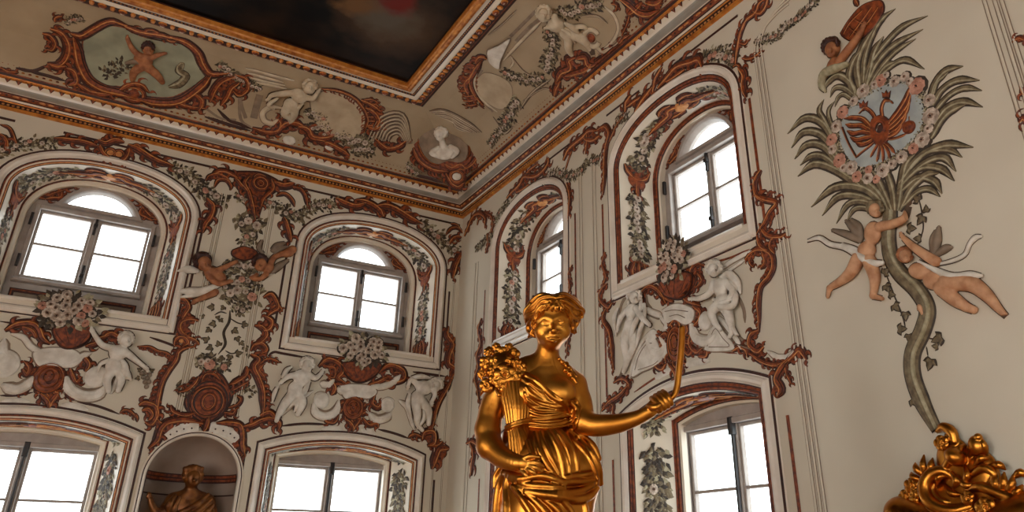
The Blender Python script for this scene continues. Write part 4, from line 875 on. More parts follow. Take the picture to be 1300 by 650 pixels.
# hanging flowers, boys and vine of the middle panel
o = Orn('flower_bunch', 'bunch of pale flowers hanging below the rust winged cartouche', 'flowers', SL)
o.gar([(300, 288), (314, 284), (330, 292)], 24, 1.2, .5); o.gar([(326, 298), (314, 302), (310, 314)], 16, 1.2, .5); o.done()
o = Orn('flower_mural', 'painted cone of small blossoms between two boys on the left wall', 'mural', SL)
o.blob([(296, 318), (309, 314), (324, 319), (324, 326), (309, 330), (296, 325)], 'rust', .03, 'rustdark', 1.5); o.st([(309, 314), (309, 322), (308, 328)], 4)
o.gar([(282, 342), (304, 338), (330, 342)], 18, 1.0, .9); o.gar([(280, 362), (300, 360), (322, 352)], 18, 1.0, .9); o.gar([(286, 378), (306, 372), (330, 376)], 24, 1.1, .9); o.gar([(296, 392), (306, 392), (316, 388)], 14, 1.1, .7)
o.done()
def putto(name, label, S, anchor, mat_, prims, hair=None, lo=(-45, -3, -60), hi=(45, 22, 45), res=.55, cat='cherub', root=None, group='painted and stucco cherubs', extra=()):
    "a winged child in half relief; prims: ('t', points, radii) limbs, ('e', centre, radii, rot) masses"
    fr = Frame(anchor[0], anchor[1], S=S)
    own = root is None
    if own: root = empty(name, label, cat, group); root.location = Vector(fr.A); bpy.context.view_layer.update()
    def run_(pr, nm, m):
        f = SDF(fr, lo, hi, res)
        for q in pr:
            if q[0] == 't': f.pt(q[1], q[2], 2.5)
            elif q[0] == 'e': f.pe(q[1], q[2], 2.5, q[3] if len(q) > 3 else 0)
            elif q[0] == 's': f.pt(q[1], q[2], .8)
            elif q[0] == 'x': f.pt(q[1], q[2], .8, sub=True)
        o_ = f.mesh(nm, m, clipY=.3); o_.parent = root; o_.matrix_parent_inverse = root.matrix_world.inverted(); return o_
    ol = Orn(name, label, cat, S); b_ = ol.mb('contour')  # dark silhouette painted on the wall as the figure's outline and shadow
    for q in prims + [x for e in extra for x in e[2]] + (hair[1] if hair else []):
        if q[0] == 't':
            k = ol.mpp(q[1][0]); c = spline([np.append(ol.uv(p), r) for p, r in zip(q[1], q[2])], 4); ol.ribbon('contour', [x[:2] for x in c], [(x[2] + 1.3) * k for x in c], 'contour', .003)
        elif q[0] == 'e': ol.disc(q[1], q[2][0] + 1.4, q[2][1] + 1.4, 'contour', .003, -(q[3] if len(q) > 3 else 0), part='contour', n=14, dome=False)
    oc = ol.parts['contour'].build('contour', root); oc.matrix_parent_inverse = root.matrix_world.inverted()
    run_(prims, 'body', mat_)
    for nm, m, pr in extra: run_(pr, nm, m)
    if hair: run_(hair[1], 'hair', hair[0])
    return root
def face(x, y, r, Y=4.0, dx=0.0):
    "head with brow, nose, cheeks, mouth; dx turns the face sideways"
    return [('e', (x, y, Y), (r * .9, r, r * .9)), ('e', (x + dx * r, y + r * .45, Y + r * .5), (r * .55, r * .5, r * .45)), ('s', [(x + dx * r, y - r * .1, Y + r * .75), (x + dx * 1.3 * r, y + r * .25, Y + r * 1.05)], [r * .12, r * .18]),
            ('x', [(x + dx * r - r * .42, y, Y + r * .95), (x + dx * r - r * .2, y, Y + r * 1.0)], [r * .1, r * .1]), ('x', [(x + dx * r + r * .2, y, Y + r * 1.0), (x + dx * r + r * .45, y, Y + r * .92)], [r * .1, r * .1]), ('x', [(x + dx * r - r * .2, y + r * .55, Y + r * 1.0), (x + dx * r + r * .2, y + r * .55, Y + r * 1.0)], [r * .06, r * .06])]
def curls(x, y, r, Y=3.0, n=11, a0=150, a1=390):
    return [('e', (x, y - r * .2, Y - r * .2), (r * 1.02, r * .95, r * .8))] + [('s', [(x + r * cos(math.radians(a)), y + r * sin(math.radians(a)) * .95, Y + (i % 3) * r * .25), (x + r * .8 * cos(math.radians(a + 18)), y + r * .8 * sin(math.radians(a + 18)), Y + r * .5)], [r * .26, r * .2]) for i, a in enumerate(np.linspace(a0, a1, n))]
def hand(x, y, a, r, Y):
    "small hand: palm, four fingers and a thumb pointing along a (degrees, 0 right, 90 up)"
    out = [('e', (x, y, Y), (r, r * .9, r * .6))]
    for i, da in enumerate((-28, -9, 10, 28)):
        b = math.radians(a + da); L = r * (1.7, 2.05, 2.0, 1.6)[i]; out.append(('s', [(x + r * .5 * cos(b), y - r * .5 * sin(b), Y), (x + L * .7 * cos(b), y - L * .7 * sin(b), Y + r * .2), (x + L * cos(b), y - L * sin(b), Y - r * .1)], [r * .26, r * .25, r * .18]))
    b = math.radians(a + 75); out.append(('s', [(x, y, Y), (x + r * 1.3 * cos(b), y - r * 1.3 * sin(b), Y + r * .2)], [r * .3, r * .22])); return out
putto('cherub', 'brown-haired painted cherub leaning in from the left with a grey scarf', SL, (262, 350), 'skindark',
      face(259, 334, 9.5, 4, .25) + [('e', (268, 346, 3), (9, 8, 6), -35), ('e', (278, 352, 3), (9, 7, 5)), ('t', [(266, 352, 5), (276, 360, 6), (290, 358, 6)], [4.2, 3.6, 2.6]), ('t', [(276, 344, 5), (288, 338, 6), (300, 332, 6)], [4, 3.2, 2.4]), ('t', [(246, 383, 2), (260, 377, 3), (273, 371, 3)], [2.4, 3.6, 4.6])] + hand(292, 357, 10, 2.2, 6) + hand(246, 384, 215, 2, 3),
      ('rustdark', curls(257, 331, 10, 3, 10, 130, 330)), extra=[('scarf', 'stucco', [('t', [(226, 344, 1), (238, 342, 3), (250, 344, 2)], [1.2, 5, 3]), ('t', [(224, 371, 1), (240, 369, 3), (256, 369, 4), (272, 364, 4), (282, 360, 2)], [2, 4, 4.4, 3.6, 1.6]), ('t', [(228, 377, 1), (246, 375, 3), (262, 371, 3)], [1.4, 2.6, 2.6])])])
putto('cherub', 'brown painted cherub turned right beside the leftmost reveal of the corner window', SL, (335, 335), 'skindark',
      face(331, 336, 8.5, 4, -.2) + [('e', (340, 340, 2), (8, 7, 5)), ('t', [(326, 349, 3), (322, 353, 4), (330, 354, 3), (338, 348, 3)], [2.6, 3, 3, 3.6]), ('t', [(341, 340, 3), (347, 328, 4), (356, 323, 4), (368, 321, 3)], [4, 3.4, 3.6, 4.4]), ('t', [(364, 322, 3), (371, 317, 3)], [5, 5.6])] + hand(320, 352, 190, 2, 4),
      ('rustdark', curls(330, 332, 9, 3, 11, 150, 390)), extra=[('wing', 'stuccoshade', [('t', [(334, 322, 1), (329, 314, 2), (333, 305, 2)], [1.6, 2.8, 1.2]), ('t', [(346, 318, 1), (352, 312, 2), (362, 308, 1)], [3, 3.6, 1.4]), ('t', [(346, 345, 1), (354, 338, 2), (366, 330, 1)], [3, 4, 1.6]), ('t', [(350, 322, 1), (356, 316, 2), (366, 313, 1)], [2.6, 3, 1.2])])])
o = Orn('ivy_vine', 'ivy vine with grey-green leaves trailing down the middle of the left wall', 'vine', SL)
o.st([(292, 394), (291, 408), (284, 422), (286, 437), (277, 450)], 2.4, 'stem'); o.st([(292, 404), (302, 410), (312, 412)], 1.2, 'stem'); o.st([(286, 445), (294, 449), (304, 446)], 1.2, 'stem'); o.st([(288, 398), (280, 396), (272, 400)], 1.2, 'stem')
for x, y, a, L in ((272, 411, 200, 9), (266, 418, 230, 8), (297, 419, 330, 9), (309, 412, 0, 9), (301, 429, 300, 8), (306, 435, 320, 7), (263, 432, 160, 9), (268, 441, 210, 9), (278, 438, 120, 8), (311, 441, 300, 8), (292, 452, 260, 8), (301, 449, 20, 9), (283, 454, 230, 7), (270, 390, 190, 9), (284, 390, 240, 7), (276, 404, 60, 6), (258, 452, 200, 8), (268, 452, 100, 8), (289, 460, 300, 8), (280, 406, 320, 6), (303, 400, 40, 6), (314, 452, 30, 6), (258, 402, 170, 6)): o.vine((x, y), math.radians(a), L)
o.done()
# lower cartouche
o = orn('rocaille_cartouche', 'rust oval cartouche with horns and leaves above the niche', 'ornament', SL)
o.gar([(222, 492), (236, 494), (248, 498)], 16, 1, 0); o.gar([(298, 488), (310, 498), (322, 494)], 16, .8, 0); o.gar([(250, 458), (268, 462), (290, 466)], 18, 1, .3); o.flower((266, 463), 7, 'pink')
o.blob([(268, 470), (280, 476), (288, 488), (294, 500), (290, 514), (282, 526), (270, 534), (256, 534), (244, 526), (236, 514), (238, 500), (248, 488), (256, 476)], 'rust', .006, 'rustdark', 2.5); o.up = .007
o.ring((264, 510), 23, 25, 2.4, 'dark'); o.ring((264, 511), 16.5, 17.5, 2.0, 'dark', up=.006)
for q in ([(262, 476), (256, 482), (250, 490)], [(270, 474), (278, 480), (286, 490)], [(262, 482), (268, 478), (274, 484)], [(248, 520), (254, 530), (262, 534)], [(282, 520), (276, 530), (268, 534)], [(240, 498), (238, 508), (242, 518)], [(291, 498), (292, 508), (288, 518)]): o.st(q, 2.2, 'dark', up=.004)
o.ring((264, 510), 19, 19, 4); o.ring((264, 510), 14, 15, 2.5, 'line'); o.ring((265, 510), 8, 10, 4); o.ac([(256, 484), (262, 476), (272, 476), (280, 484)], 5); o.ac([(313, 465), (312, 475), (302, 483), (290, 489)], 7, 1); o.ac([(316, 484), (304, 490), (294, 496)], 5, 1); o.ac([(252, 478), (246, 487), (238, 494), (226, 498)], 6, -1)
o.ac([(248, 524), (234, 527), (220, 522), (217, 514)], 6, 1); o.st([(290, 518), (302, 514), (306, 506), (300, 502)], 5); o.ac([(284, 524), (296, 526), (300, 518)], 5); o.ac([(264, 530), (262, 540), (258, 548)], 8)
o.ac([(258, 538), (236, 533), (214, 536), (204, 545), (199, 559), (188, 570)], 9, 1); o.ac([(274, 538), (290, 538), (304, 541), (307, 554), (307, 568), (311, 580)], 9, -1)
o.st([(212, 556), (222, 548), (236, 544), (252, 543)], 11, 'pale', (.8, .8)); o.st([(266, 543), (280, 545), (292, 550), (301, 559)], 11, 'pale', (.8, .8))
for x, y in ((216, 552), (224, 548), (233, 545), (243, 544), (273, 545), (283, 547), (292, 551), (297, 556)): o.disc((x, y), 1.6, 1.6, 'rustdark', .03, n=8)
o.done()
o = orn('rocaille_scroll', 'tall rust scroll running down to the right of the leftmost upper window', 'ornament', SL)
o.ac([(224, 381), (234, 381), (239, 390), (233, 400), (230, 408)], 7); o.ac([(252, 407), (241, 404), (230, 408), (227, 416), (231, 424), (240, 427)], 8, 1); o.ac([(221, 438), (225, 430), (233, 429), (238, 435), (231, 440)], 6); o.ac([(236, 428), (246, 432), (253, 438)], 6); o.ac([(246, 440), (234, 442), (226, 447), (223, 457), (214, 470), (206, 484), (202, 498), (199, 514), (197, 530), (206, 538)], 7, -1); o.disc((230, 433), 3, 3, 'rustlight', .02)
o.ac([(176, 515), (184, 512), (196, 516), (199, 526), (192, 538), (184, 536)], 8, 1); o.ac([(180, 522), (188, 520), (193, 527), (188, 534)], 7); o.ac([(152, 525), (158, 521), (166, 523), (172, 530)], 4); o.st([(164, 524), (173, 528), (174, 536)], 3.5); o.ac([(200, 536), (208, 540), (218, 536)], 7); o.ac([(174, 440), (190, 441), (200, 446), (212, 449), (220, 456)], 4, -1)
o.done()
o = orn('rocaille_scroll', 'tall rust scroll running down to the left of the upper window beside the corner', 'ornament', SL)
o.ac([(334, 378), (344, 374), (350, 382), (352, 391), (344, 396), (337, 404)], 7, -1); o.ac([(346, 390), (353, 388), (359, 396)], 4); o.ac([(336, 402), (344, 408), (342, 416), (334, 420)], 8); o.ac([(323, 413), (333, 416), (338, 425), (330, 434), (322, 438)], 7, 1); o.ac([(318, 446), (324, 438), (333, 437), (338, 444), (331, 449)], 6); o.ac([(318, 450), (328, 456), (322, 466), (328, 480), (333, 494), (334, 512), (333, 530)], 8, 1); o.ac([(334, 462), (328, 470), (336, 480)], 6)
o.ac([(330, 462), (340, 456), (350, 458), (354, 461)], 4); o.ac([(308, 542), (320, 540), (332, 534), (344, 532), (354, 538), (352, 548)], 8); o.ac([(310, 544), (304, 556), (309, 570), (305, 580)], 8); o.ac([(330, 528), (342, 524), (350, 532)], 8)
o.done()
o = orn('rocaille_scroll', 'tall rust scroll on the left wall right beside the room corner', 'ornament', SL)
o.ac([(569, 414), (567, 426), (574, 438), (570, 450), (569, 462), (577, 470), (570, 484)], 8); o.ac([(577, 428), (572, 440), (576, 456)], 6); o.ac([(574, 480), (566, 494), (557, 510), (551, 528), (548, 546)], 7, -1); o.ac([(518, 556), (526, 552), (536, 556)], 5); o.ac([(536, 558), (540, 550), (550, 550), (550, 562), (542, 566)], 9); o.ac([(544, 566), (556, 566), (562, 560)], 5); o.ac([(570, 569), (558, 570), (553, 580), (548, 596)], 10, 1)
o.done()
def basket_group(name, label, S, q):
    "flowers in a rust basket over a stone bracket with a mask and two volutes; q holds the traced points"
    o = Orn(name, label, 'ornament', S, 'flower baskets over the lower windows')
    for p, w in q['stone']: o.st(p, w, 'stone')
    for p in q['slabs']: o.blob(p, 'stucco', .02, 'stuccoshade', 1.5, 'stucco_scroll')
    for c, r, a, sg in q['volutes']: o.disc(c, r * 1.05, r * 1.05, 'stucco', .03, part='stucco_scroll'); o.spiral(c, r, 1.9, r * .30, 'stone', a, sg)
    o.blob(q['basket'], 'rust', .05, 'rustdark', 2.0, part='basket')
    b = q['basket']; cx = sum(p[0] for p in b) / len(b); yb = max(p[1] for p in b)
    for p in b[:6]: o.st([p, ((p[0] + cx) / 2 + (p[0] - cx) * .2, (p[1] + yb) / 2), ((p[0] * .3 + cx * .7), yb - 2)], 2.2, 'dark', part='basket', up=.050)
    for p, w in q['rust']: o.ac(p, w)
    (mx, my), rx, ry = q['mask']
    for j in range(10):
        a = 2 * pi * j / 10 + .3; o.ac([(mx + rx * .5 * cos(a), my + ry * .5 * sin(a)), (mx + rx * 1.0 * cos(a + .25), my + ry * 1.0 * sin(a + .25)), (mx + rx * 1.25 * cos(a), my + ry * 1.25 * sin(a))], rx * .36)
    o.disc((mx, my), rx * .95, ry * .95, 'rust', .03); o.ring((mx, my), rx * .9, ry * .9, rx * .22, up=.014); o.ring((mx, my), rx * .6, ry * .6, rx * .2, up=.024); o.ring((mx, my - ry * .1), rx * .28, ry * .34, rx * .16, up=.026)
    for d in (-1, 1): o.disc((mx + d * rx * .22, my - ry * .2), rx * .09, ry * .07, 'rustdark', .042)
    o.st([(mx - rx * .2, my + ry * .32), (mx, my + ry * .38), (mx + rx * .2, my + ry * .32)], rx * .08, 'dark', up=.036)
    o.ac([(mx - rx * .6, my + ry), (mx - rx * .1, my + ry * 1.5), (mx, my + ry * 2.0)], rx * .45); o.ac([(mx + rx * .6, my + ry), (mx + rx * .15, my + ry * 1.5), (mx, my + ry * 1.9)], rx * .45)
    (fx, fy), fa, fb, n, r = q['flowers']; S0 = o.S; o.S = S0.__class__(.052); o.bunch((fx, fy), fa, fb, n, r, 46); o.S = S0
    for p, w in q.get('shell', []): o.st(p, w, 'pale')
    o.done(); return o
basket_group('flower_basket', 'flower basket on a stone bracket under the leftmost upper window', SL, dict(
    stone=[([(14, 424), (30, 428), (40, 440), (56, 448), (70, 446)], 7), ([(84, 478), (90, 494), (106, 502), (124, 500), (136, 488)], 13), ([(2, 488), (18, 494), (32, 490), (42, 478)], 12), ([(78, 466), (96, 460), (104, 452), (116, 448)], 8), ([(140, 500), (148, 484), (152, 474)], 6), ([(6, 430), (6, 446), (18, 460)], 9)],
    slabs=[[(42, 448), (60, 442), (92, 444), (103, 454), (94, 466), (76, 466), (58, 464), (48, 464)]],
    volutes=[((5, 462), 17, 2.5, -1), ((122, 479), 13, .5, 1)], basket=[(68, 418), (82, 414), (98, 414), (116, 416), (113, 430), (105, 438), (92, 442), (80, 441), (71, 431)],
    rust=[([(6, 420), (22, 412), (40, 411), (49, 418), (54, 430), (64, 437)], 9), ([(28, 416), (40, 420), (46, 430)], 6), ([(108, 440), (122, 436), (128, 430), (140, 426)], 7), ([(88, 466), (92, 478), (97, 486), (104, 478)], 6), ([(28, 468), (34, 476), (38, 466), (30, 458)], 6), ([(104, 452), (112, 462), (108, 472)], 8), ([(132, 428), (142, 424), (152, 430)], 8), ([(74, 448), (76, 458), (70, 468)], 7), ([(14, 494), (24, 500), (34, 496), (40, 488)], 4), ([(82, 492), (86, 502), (94, 506), (98, 500)], 4)],
    mask=((62, 480), 18, 20), flowers=((88, 394), 37, 23, 20, 6.4), shell=[([(2, 510), (18, 509), (38, 510)], 5), ([(78, 514), (94, 516), (112, 520)], 6)]))
basket_group('flower_basket', 'flower basket on a stone bracket under the upper window beside the corner', SL, dict(
    stone=[([(352, 530), (366, 518), (384, 504), (398, 496)], 5), ([(398, 512), (402, 524), (414, 528), (426, 522), (430, 508)], 10), ([(506, 508), (516, 516), (522, 532), (526, 546)], 6), ([(468, 524), (478, 532), (490, 530), (496, 524)], 9), ([(428, 492), (436, 498), (446, 496)], 7), ([(470, 490), (486, 490), (500, 484), (508, 476)], 8), ([(406, 486), (416, 488), (424, 482)], 8)],
    slabs=[[(432, 490), (446, 488), (470, 490), (478, 498), (468, 506), (452, 504), (438, 506)]],
    volutes=[((408, 508), 10, 2.6, -1), ((492, 514), 9, .5, 1)], basket=[(434, 462), (446, 460), (466, 460), (482, 463), (478, 474), (468, 482), (456, 485), (446, 482), (438, 474)],
    rust=[([(404, 466), (416, 457), (430, 462), (434, 472), (428, 480), (440, 488)], 8), ([(414, 466), (424, 468), (424, 478), (416, 478)], 5), ([(480, 474), (494, 464), (510, 470), (512, 480), (500, 484), (486, 482)], 8), ([(466, 490), (480, 486), (494, 478)], 7), ([(416, 480), (424, 492), (420, 502)], 8), ([(476, 500), (472, 512), (480, 518), (486, 510)], 6), ([(430, 526), (424, 536), (414, 534), (416, 530)], 5), ([(460, 530), (468, 540), (478, 538), (480, 544)], 5), ([(498, 474), (506, 474), (504, 480)], 4)],
    mask=((448, 518), 14, 15), flowers=((462, 445), 32, 20, 18, 5.8), shell=[([(408, 544), (422, 545), (436, 545)], 5), ([(458, 545), (468, 548), (476, 552)], 5)]))
SK = 'stucco'
putto('cherub', 'white stucco cherub reaching right beside the leftmost flower basket', SL, (150, 460), SK,
      face(160, 432, 8.5, 6, .2) + [('e', (150, 448, 6), (10, 10, 7), 30), ('e', (144, 464, 5), (9, 10, 7)), ('t', [(158, 446, 7), (166, 452, 9), (176, 460, 8), (184, 466, 7)], [4.6, 4, 3, 2.4]), ('t', [(142, 442, 6), (130, 438, 8), (122, 428, 8), (117, 420, 7)], [4.4, 3.6, 3, 2.4]), ('t', [(142, 470, 4), (136, 482, 5), (138, 496, 4)], [6.5, 5, 3.4]), ('t', [(150, 468, 4), (154, 482, 5), (150, 496, 3)], [6, 4.6, 3])] + hand(186, 468, 300, 2.6, 7) + hand(117, 419, 110, 2.4, 7),
      (SK, curls(160, 430, 8.8, 5, 12)), extra=[('drapery', SK, [('t', [(152, 466, 6), (160, 474, 7), (166, 482, 5)], [3, 4.4, 1.6]), ('t', [(154, 456, 6), (160, 466, 8), (160, 480, 5)], [2.4, 3, 1.4]), ('t', [(138, 458, 6), (128, 462, 5), (124, 472, 3)], [3, 2.4, 1.2])])])
o = Orn('grape_cluster', 'small brown grape cluster hanging beside the leftmost white cherub', 'fruit', SL)
for x, y in ((180, 474), (185, 473), (190, 476), (182, 479), (187, 480), (184, 485), (189, 485), (186, 491)): o.disc((x, y), 3, 3, 'stuccoshade', .03, n=10, part='grapes')
for x, y, a in ((178, 470, 150), (192, 471, 40), (176, 480, 200)): o.vine((x, y), math.radians(a), 6)
o.done()
putto('cherub', 'white stucco cherub with a drape standing left of the corner flower basket', SL, (378, 495), SK,
      face(390, 464, 8, 6, .15) + [('e', (383, 480, 6), (10, 11, 7), 25), ('e', (375, 494, 5), (9, 10, 7)), ('t', [(390, 474, 7), (400, 480, 8), (408, 474, 7)], [4.2, 3.4, 2.4]), ('t', [(376, 476, 6), (366, 478, 8), (358, 484, 7)], [4.2, 3.4, 2.4]), ('t', [(372, 500, 5), (362, 512, 6), (354, 526, 4), (351, 534, 3)], [6.5, 5.4, 3.6, 2.6]), ('t', [(380, 500, 5), (384, 512, 6), (378, 526, 3)], [6, 5, 3])] + hand(409, 472, 60, 2.3, 7) + hand(357, 485, 210, 2.3, 7),
      (SK, curls(390, 462, 8.4, 5, 12)), extra=[('drapery', SK, [('t', [(392, 484, 6), (386, 498, 8), (376, 508, 6), (364, 520, 4)], [2.6, 3.4, 3, 1.4]), ('t', [(384, 500, 5), (378, 514, 5), (374, 522, 3)], [3, 3, 1.4]), ('t', [(360, 478, 5), (364, 470, 6), (370, 466, 4)], [3, 3, 1.4]), ('t', [(352, 492, 3), (348, 500, 4), (346, 510, 3)], [2, 2.6, 1.2])])])
putto('cherub', 'white stucco cherub with bent head right of the corner flower basket', SL, (535, 505), SK,
      face(553, 490, 7.5, 6, -.3) + [('e', (538, 492, 6), (11, 9, 7), -10), ('e', (530, 506, 5), (9, 10, 7)), ('t', [(546, 486, 7), (552, 500, 8), (548, 510, 6)], [4, 3.2, 2.2]), ('t', [(530, 488, 6), (522, 482, 7), (518, 490, 6)], [4, 3, 2.2]), ('t', [(528, 512, 5), (530, 526, 7), (530, 538, 4), (536, 546, 3)], [6.4, 5.2, 3.4, 2.4]), ('t', [(536, 510, 5), (544, 522, 6), (544, 538, 3)], [6, 4.8, 3])] + hand(548, 512, 280, 2.2, 6) + hand(518, 491, 260, 2.2, 6),
      (SK, curls(554, 488, 8, 5, 12)), extra=[('drapery', SK, [('t', [(522, 480, 5), (534, 478, 7), (546, 480, 5)], [2, 3.4, 1.6]), ('t', [(520, 500, 5), (518, 512, 6), (522, 530, 4)], [2, 3, 1.4]), ('t', [(538, 520, 5), (538, 532, 6), (530, 544, 4)], [2, 2.6, 1.2])])])
# ------------------------------------------------------------------ right wall ornament
o = Orn('trim_3', None, None, SR, kind='structure')
yl = 3.86; zt_ = SR.at(981, 22)[1]
for d in (-.04, .0, .04):
    o.st([(yl + d, -1.4), (yl + d, 1.5), (yl + d, 4.15)], .02, 'fillet', (1, 1), 2, uv=True)
    q = [(yl + d - .45 * (1 - cos(a)) - .0, 4.15 + (.30 - d) * sin(a)) for a in np.linspace(0, pi / 2, 9)]; o.st(q, .02, 'fillet', (1, 1), 2, uv=True)
for y in (1.83, 1.87, 1.93): o.st([(y, -1.4), (y, 1.5), (y, 4.3)], .022, 'fillet', (1, 1), 2, uv=True)
for y in (6.44, 6.50, 6.72, 6.78): o.st([(y, -1.4), (y, 1.5), (y, 4.2)], .018, 'fillet', (1, 1), 2, uv=True)
for y in (9.38, 9.46): o.st([(y, -1.4), (y, 1.5), (y, 3.9)], .018, 'fillet', (1, 1), 2, uv=True)
zl = SR.at(703, 198)[1]
for a, b in (((681, 213), (724, 184)), ((770, 150), (812, 118)), ((862, 75), (937, 21))): y0, y1 = SR.at(*a)[0], SR.at(*b)[0]; o.st([(y0, zl), ((y0 + y1) / 2, zl), (y1, zl)], .02, 'dark', (1, 1), 2, uv=True)
for y, z0, z1 in ((4.03, 2.55, 3.75), (6.31, 2.6, 3.6), (6.86, 2.6, 3.7), (9.12, 2.3, 3.4), (4.05, -1.2, 1.0), (6.25, -1.2, .9), (9.05, -1.2, .95), (6.32, 1.5, 2.2)): o.st([(y, z0), (y, (z0 + z1) / 2), (y, z1)], .022, 'line', (1, 1), 2, uv=True)
for a in ([(805, 498), (835, 478), (868, 462)], [(884, 449), (910, 446), (936, 449)], [(793, 372), (812, 364), (838, 356)], [(904, 334), (930, 326), (952, 316)]): o.st(a, 2, 'line')
o.done()
o = orn('rocaille_crest', 'rust scroll crest over the narrow-looking upper window behind the statue', 'ornament', SR)
o.ac([(590, 300), (594, 290), (599, 278), (604, 272), (611, 271), (617, 278), (616, 290)], 6); o.st([(606, 286), (608, 278), (612, 276)], 4); o.ac([(616, 270), (624, 275), (626, 288), (622, 298)], 4); o.gar([(626, 296), (616, 306), (604, 316)], 12, .8, .1); o.gar([(624, 286), (636, 268), (646, 254)], 11, .9, .2); o.ac([(619, 296), (620, 310), (617, 322)], 4)
o.ac([(644, 252), (652, 242), (660, 234), (666, 224), (678, 224), (688, 218), (696, 208), (697, 201)], 8); o.ac([(664, 228), (672, 216), (684, 208)], 5); o.ac([(656, 244), (664, 240), (672, 234)], 6); o.gar([(688, 230), (706, 220), (722, 224), (736, 219), (749, 204), (762, 202)], 13, .9, .35); o.ac([(720, 232), (724, 248), (723, 264), (722, 280)], 6)
o.ac([(716, 204), (722, 190), (730, 182), (740, 174), (748, 166), (758, 166)], 9); o.ac([(742, 176), (752, 178), (762, 172)], 8); o.ac([(746, 170), (746, 182), (744, 196)], 6); o.st([(718, 216), (722, 202), (727, 190)], 3.5); o.ac([(758, 166), (768, 160), (774, 170), (770, 186), (768, 206), (768, 226), (766, 248)], 7, 1)
o.done()
o = orn('rocaille_crest', 'rust scroll crest with pale roses over the larger upper right window', 'ornament', SR)
o.ac([(774, 180), (782, 160), (792, 146)], 4); o.ac([(794, 143), (795, 130), (802, 121)], 9); o.ac([(807, 143), (815, 128), (829, 111)], 11); o.ac([(829, 118), (832, 100), (841, 85)], 8); o.ac([(836, 112), (848, 97), (860, 84), (878, 78), (888, 75), (893, 87)], 12); o.ac([(846, 104), (858, 96), (870, 88)], 8); o.ac([(796, 136), (806, 128), (816, 122)], 7); o.gar([(780, 156), (790, 150), (798, 146)], 12, .8, .1)
o.gar([(892, 78), (906, 69), (920, 69), (932, 80)], 20, 1.2, .7); o.ac([(934, 82), (936, 62), (940, 42), (948, 25), (959, 16), (963, 6), (972, -2)], 8, -1); o.ac([(956, 14), (966, 16), (972, 8), (976, -4)], 8); o.ac([(938, 86), (945, 95), (944, 110), (948, 124)], 10); o.st([(929, 86), (936, 82), (942, 88)], 4); o.ac([(942, 74), (954, 74), (968, 64)], 5); o.ac([(938, 54), (946, 56), (950, 51)], 4)
o.done()
o = Orn('flower_garland', 'rose garland rising to the top edge beside the palm mural', 'garland', SR); o.gar([(958, 54), (974, 49), (988, 46), (996, 34), (1014, 23), (1038, -2)], 13, 1.0, .55); o.done()
o = orn('rocaille_scroll', 'thin rust scroll border left of the larger upper right window', 'ornament', SR)
o.ac([(769, 320), (765, 336), (770, 350), (766, 362)], 5); o.ac([(772, 360), (764, 368), (762, 380), (772, 390), (778, 384)], 6); o.ac([(770, 392), (766, 406), (774, 420), (777, 440), (780, 470)], 7, 1); o.ac([(779, 486), (790, 480), (800, 488), (794, 496)], 6); o.ac([(798, 490), (788, 502), (776, 510), (766, 518)], 8); o.ac([(764, 522), (772, 512), (779, 514), (778, 528)], 6)
o.done()
o = orn('rocaille_scroll', 'broad rust scroll border right of the larger upper right window', 'ornament', SR)
o.ac([(967, 216), (959, 230), (960, 246), (970, 256)], 8, 1); o.ac([(958, 246), (970, 252), (987, 257), (978, 270), (971, 284), (961, 298)], 9, -1); o.ac([(964, 284), (974, 298), (990, 300), (999, 296)], 8); o.ac([(984, 300), (978, 312), (984, 322)], 7); o.ac([(962, 300), (966, 312), (976, 318)], 8)
o.ac([(946, 330), (954, 320), (966, 316), (979, 322), (982, 338), (976, 352), (966, 364), (963, 384), (964, 404), (964, 422)], 8, 1); o.ac([(956, 322), (952, 332), (958, 340)], 5); o.ac([(968, 318), (972, 332), (966, 342)], 7)
o.ac([(930, 446), (938, 440), (948, 444), (950, 454)], 8); o.ac([(964, 420), (954, 426), (952, 438), (962, 446), (970, 440)], 9); o.ac([(952, 448), (966, 458), (982, 463), (996, 459)], 7); o.st([(974, 446), (988, 454), (1002, 452), (1010, 444)], 7, 'stone'); o.ac([(996, 462), (1008, 450), (1016, 444), (1025, 457)], 10); o.ac([(1002, 456), (992, 468), (986, 482), (992, 494), (988, 504)], 11, 1); o.ac([(996, 462), (1000, 476), (1006, 488)], 5)
o.done()
o = orn('rocaille_scroll', 'small rust drop beside the statue arm at the lower window near the corner', 'ornament', SR)
o.ac([(592, 563), (600, 560), (608, 566)], 6); o.ac([(598, 562), (602, 576), (600, 590), (599, 604)], 8); o.done()
o = orn('rocaille_scroll', 'dark rust border of leaves left of the statue flower bunch', 'ornament', SR)
o.ac([(612, 404), (608, 420), (611, 436), (606, 452), (608, 466), (604, 480), (607, 494), (610, 514)], 7); o.done()
o = orn('rocaille_scroll', 'thin rust flame scroll just right of the statue head', 'ornament', SR)
o.ac([(727, 336), (722, 350), (724, 364), (722, 376), (730, 380)], 5); o.ac([(722, 380), (730, 392), (726, 410), (722, 430), (720, 452)], 5); o.done()
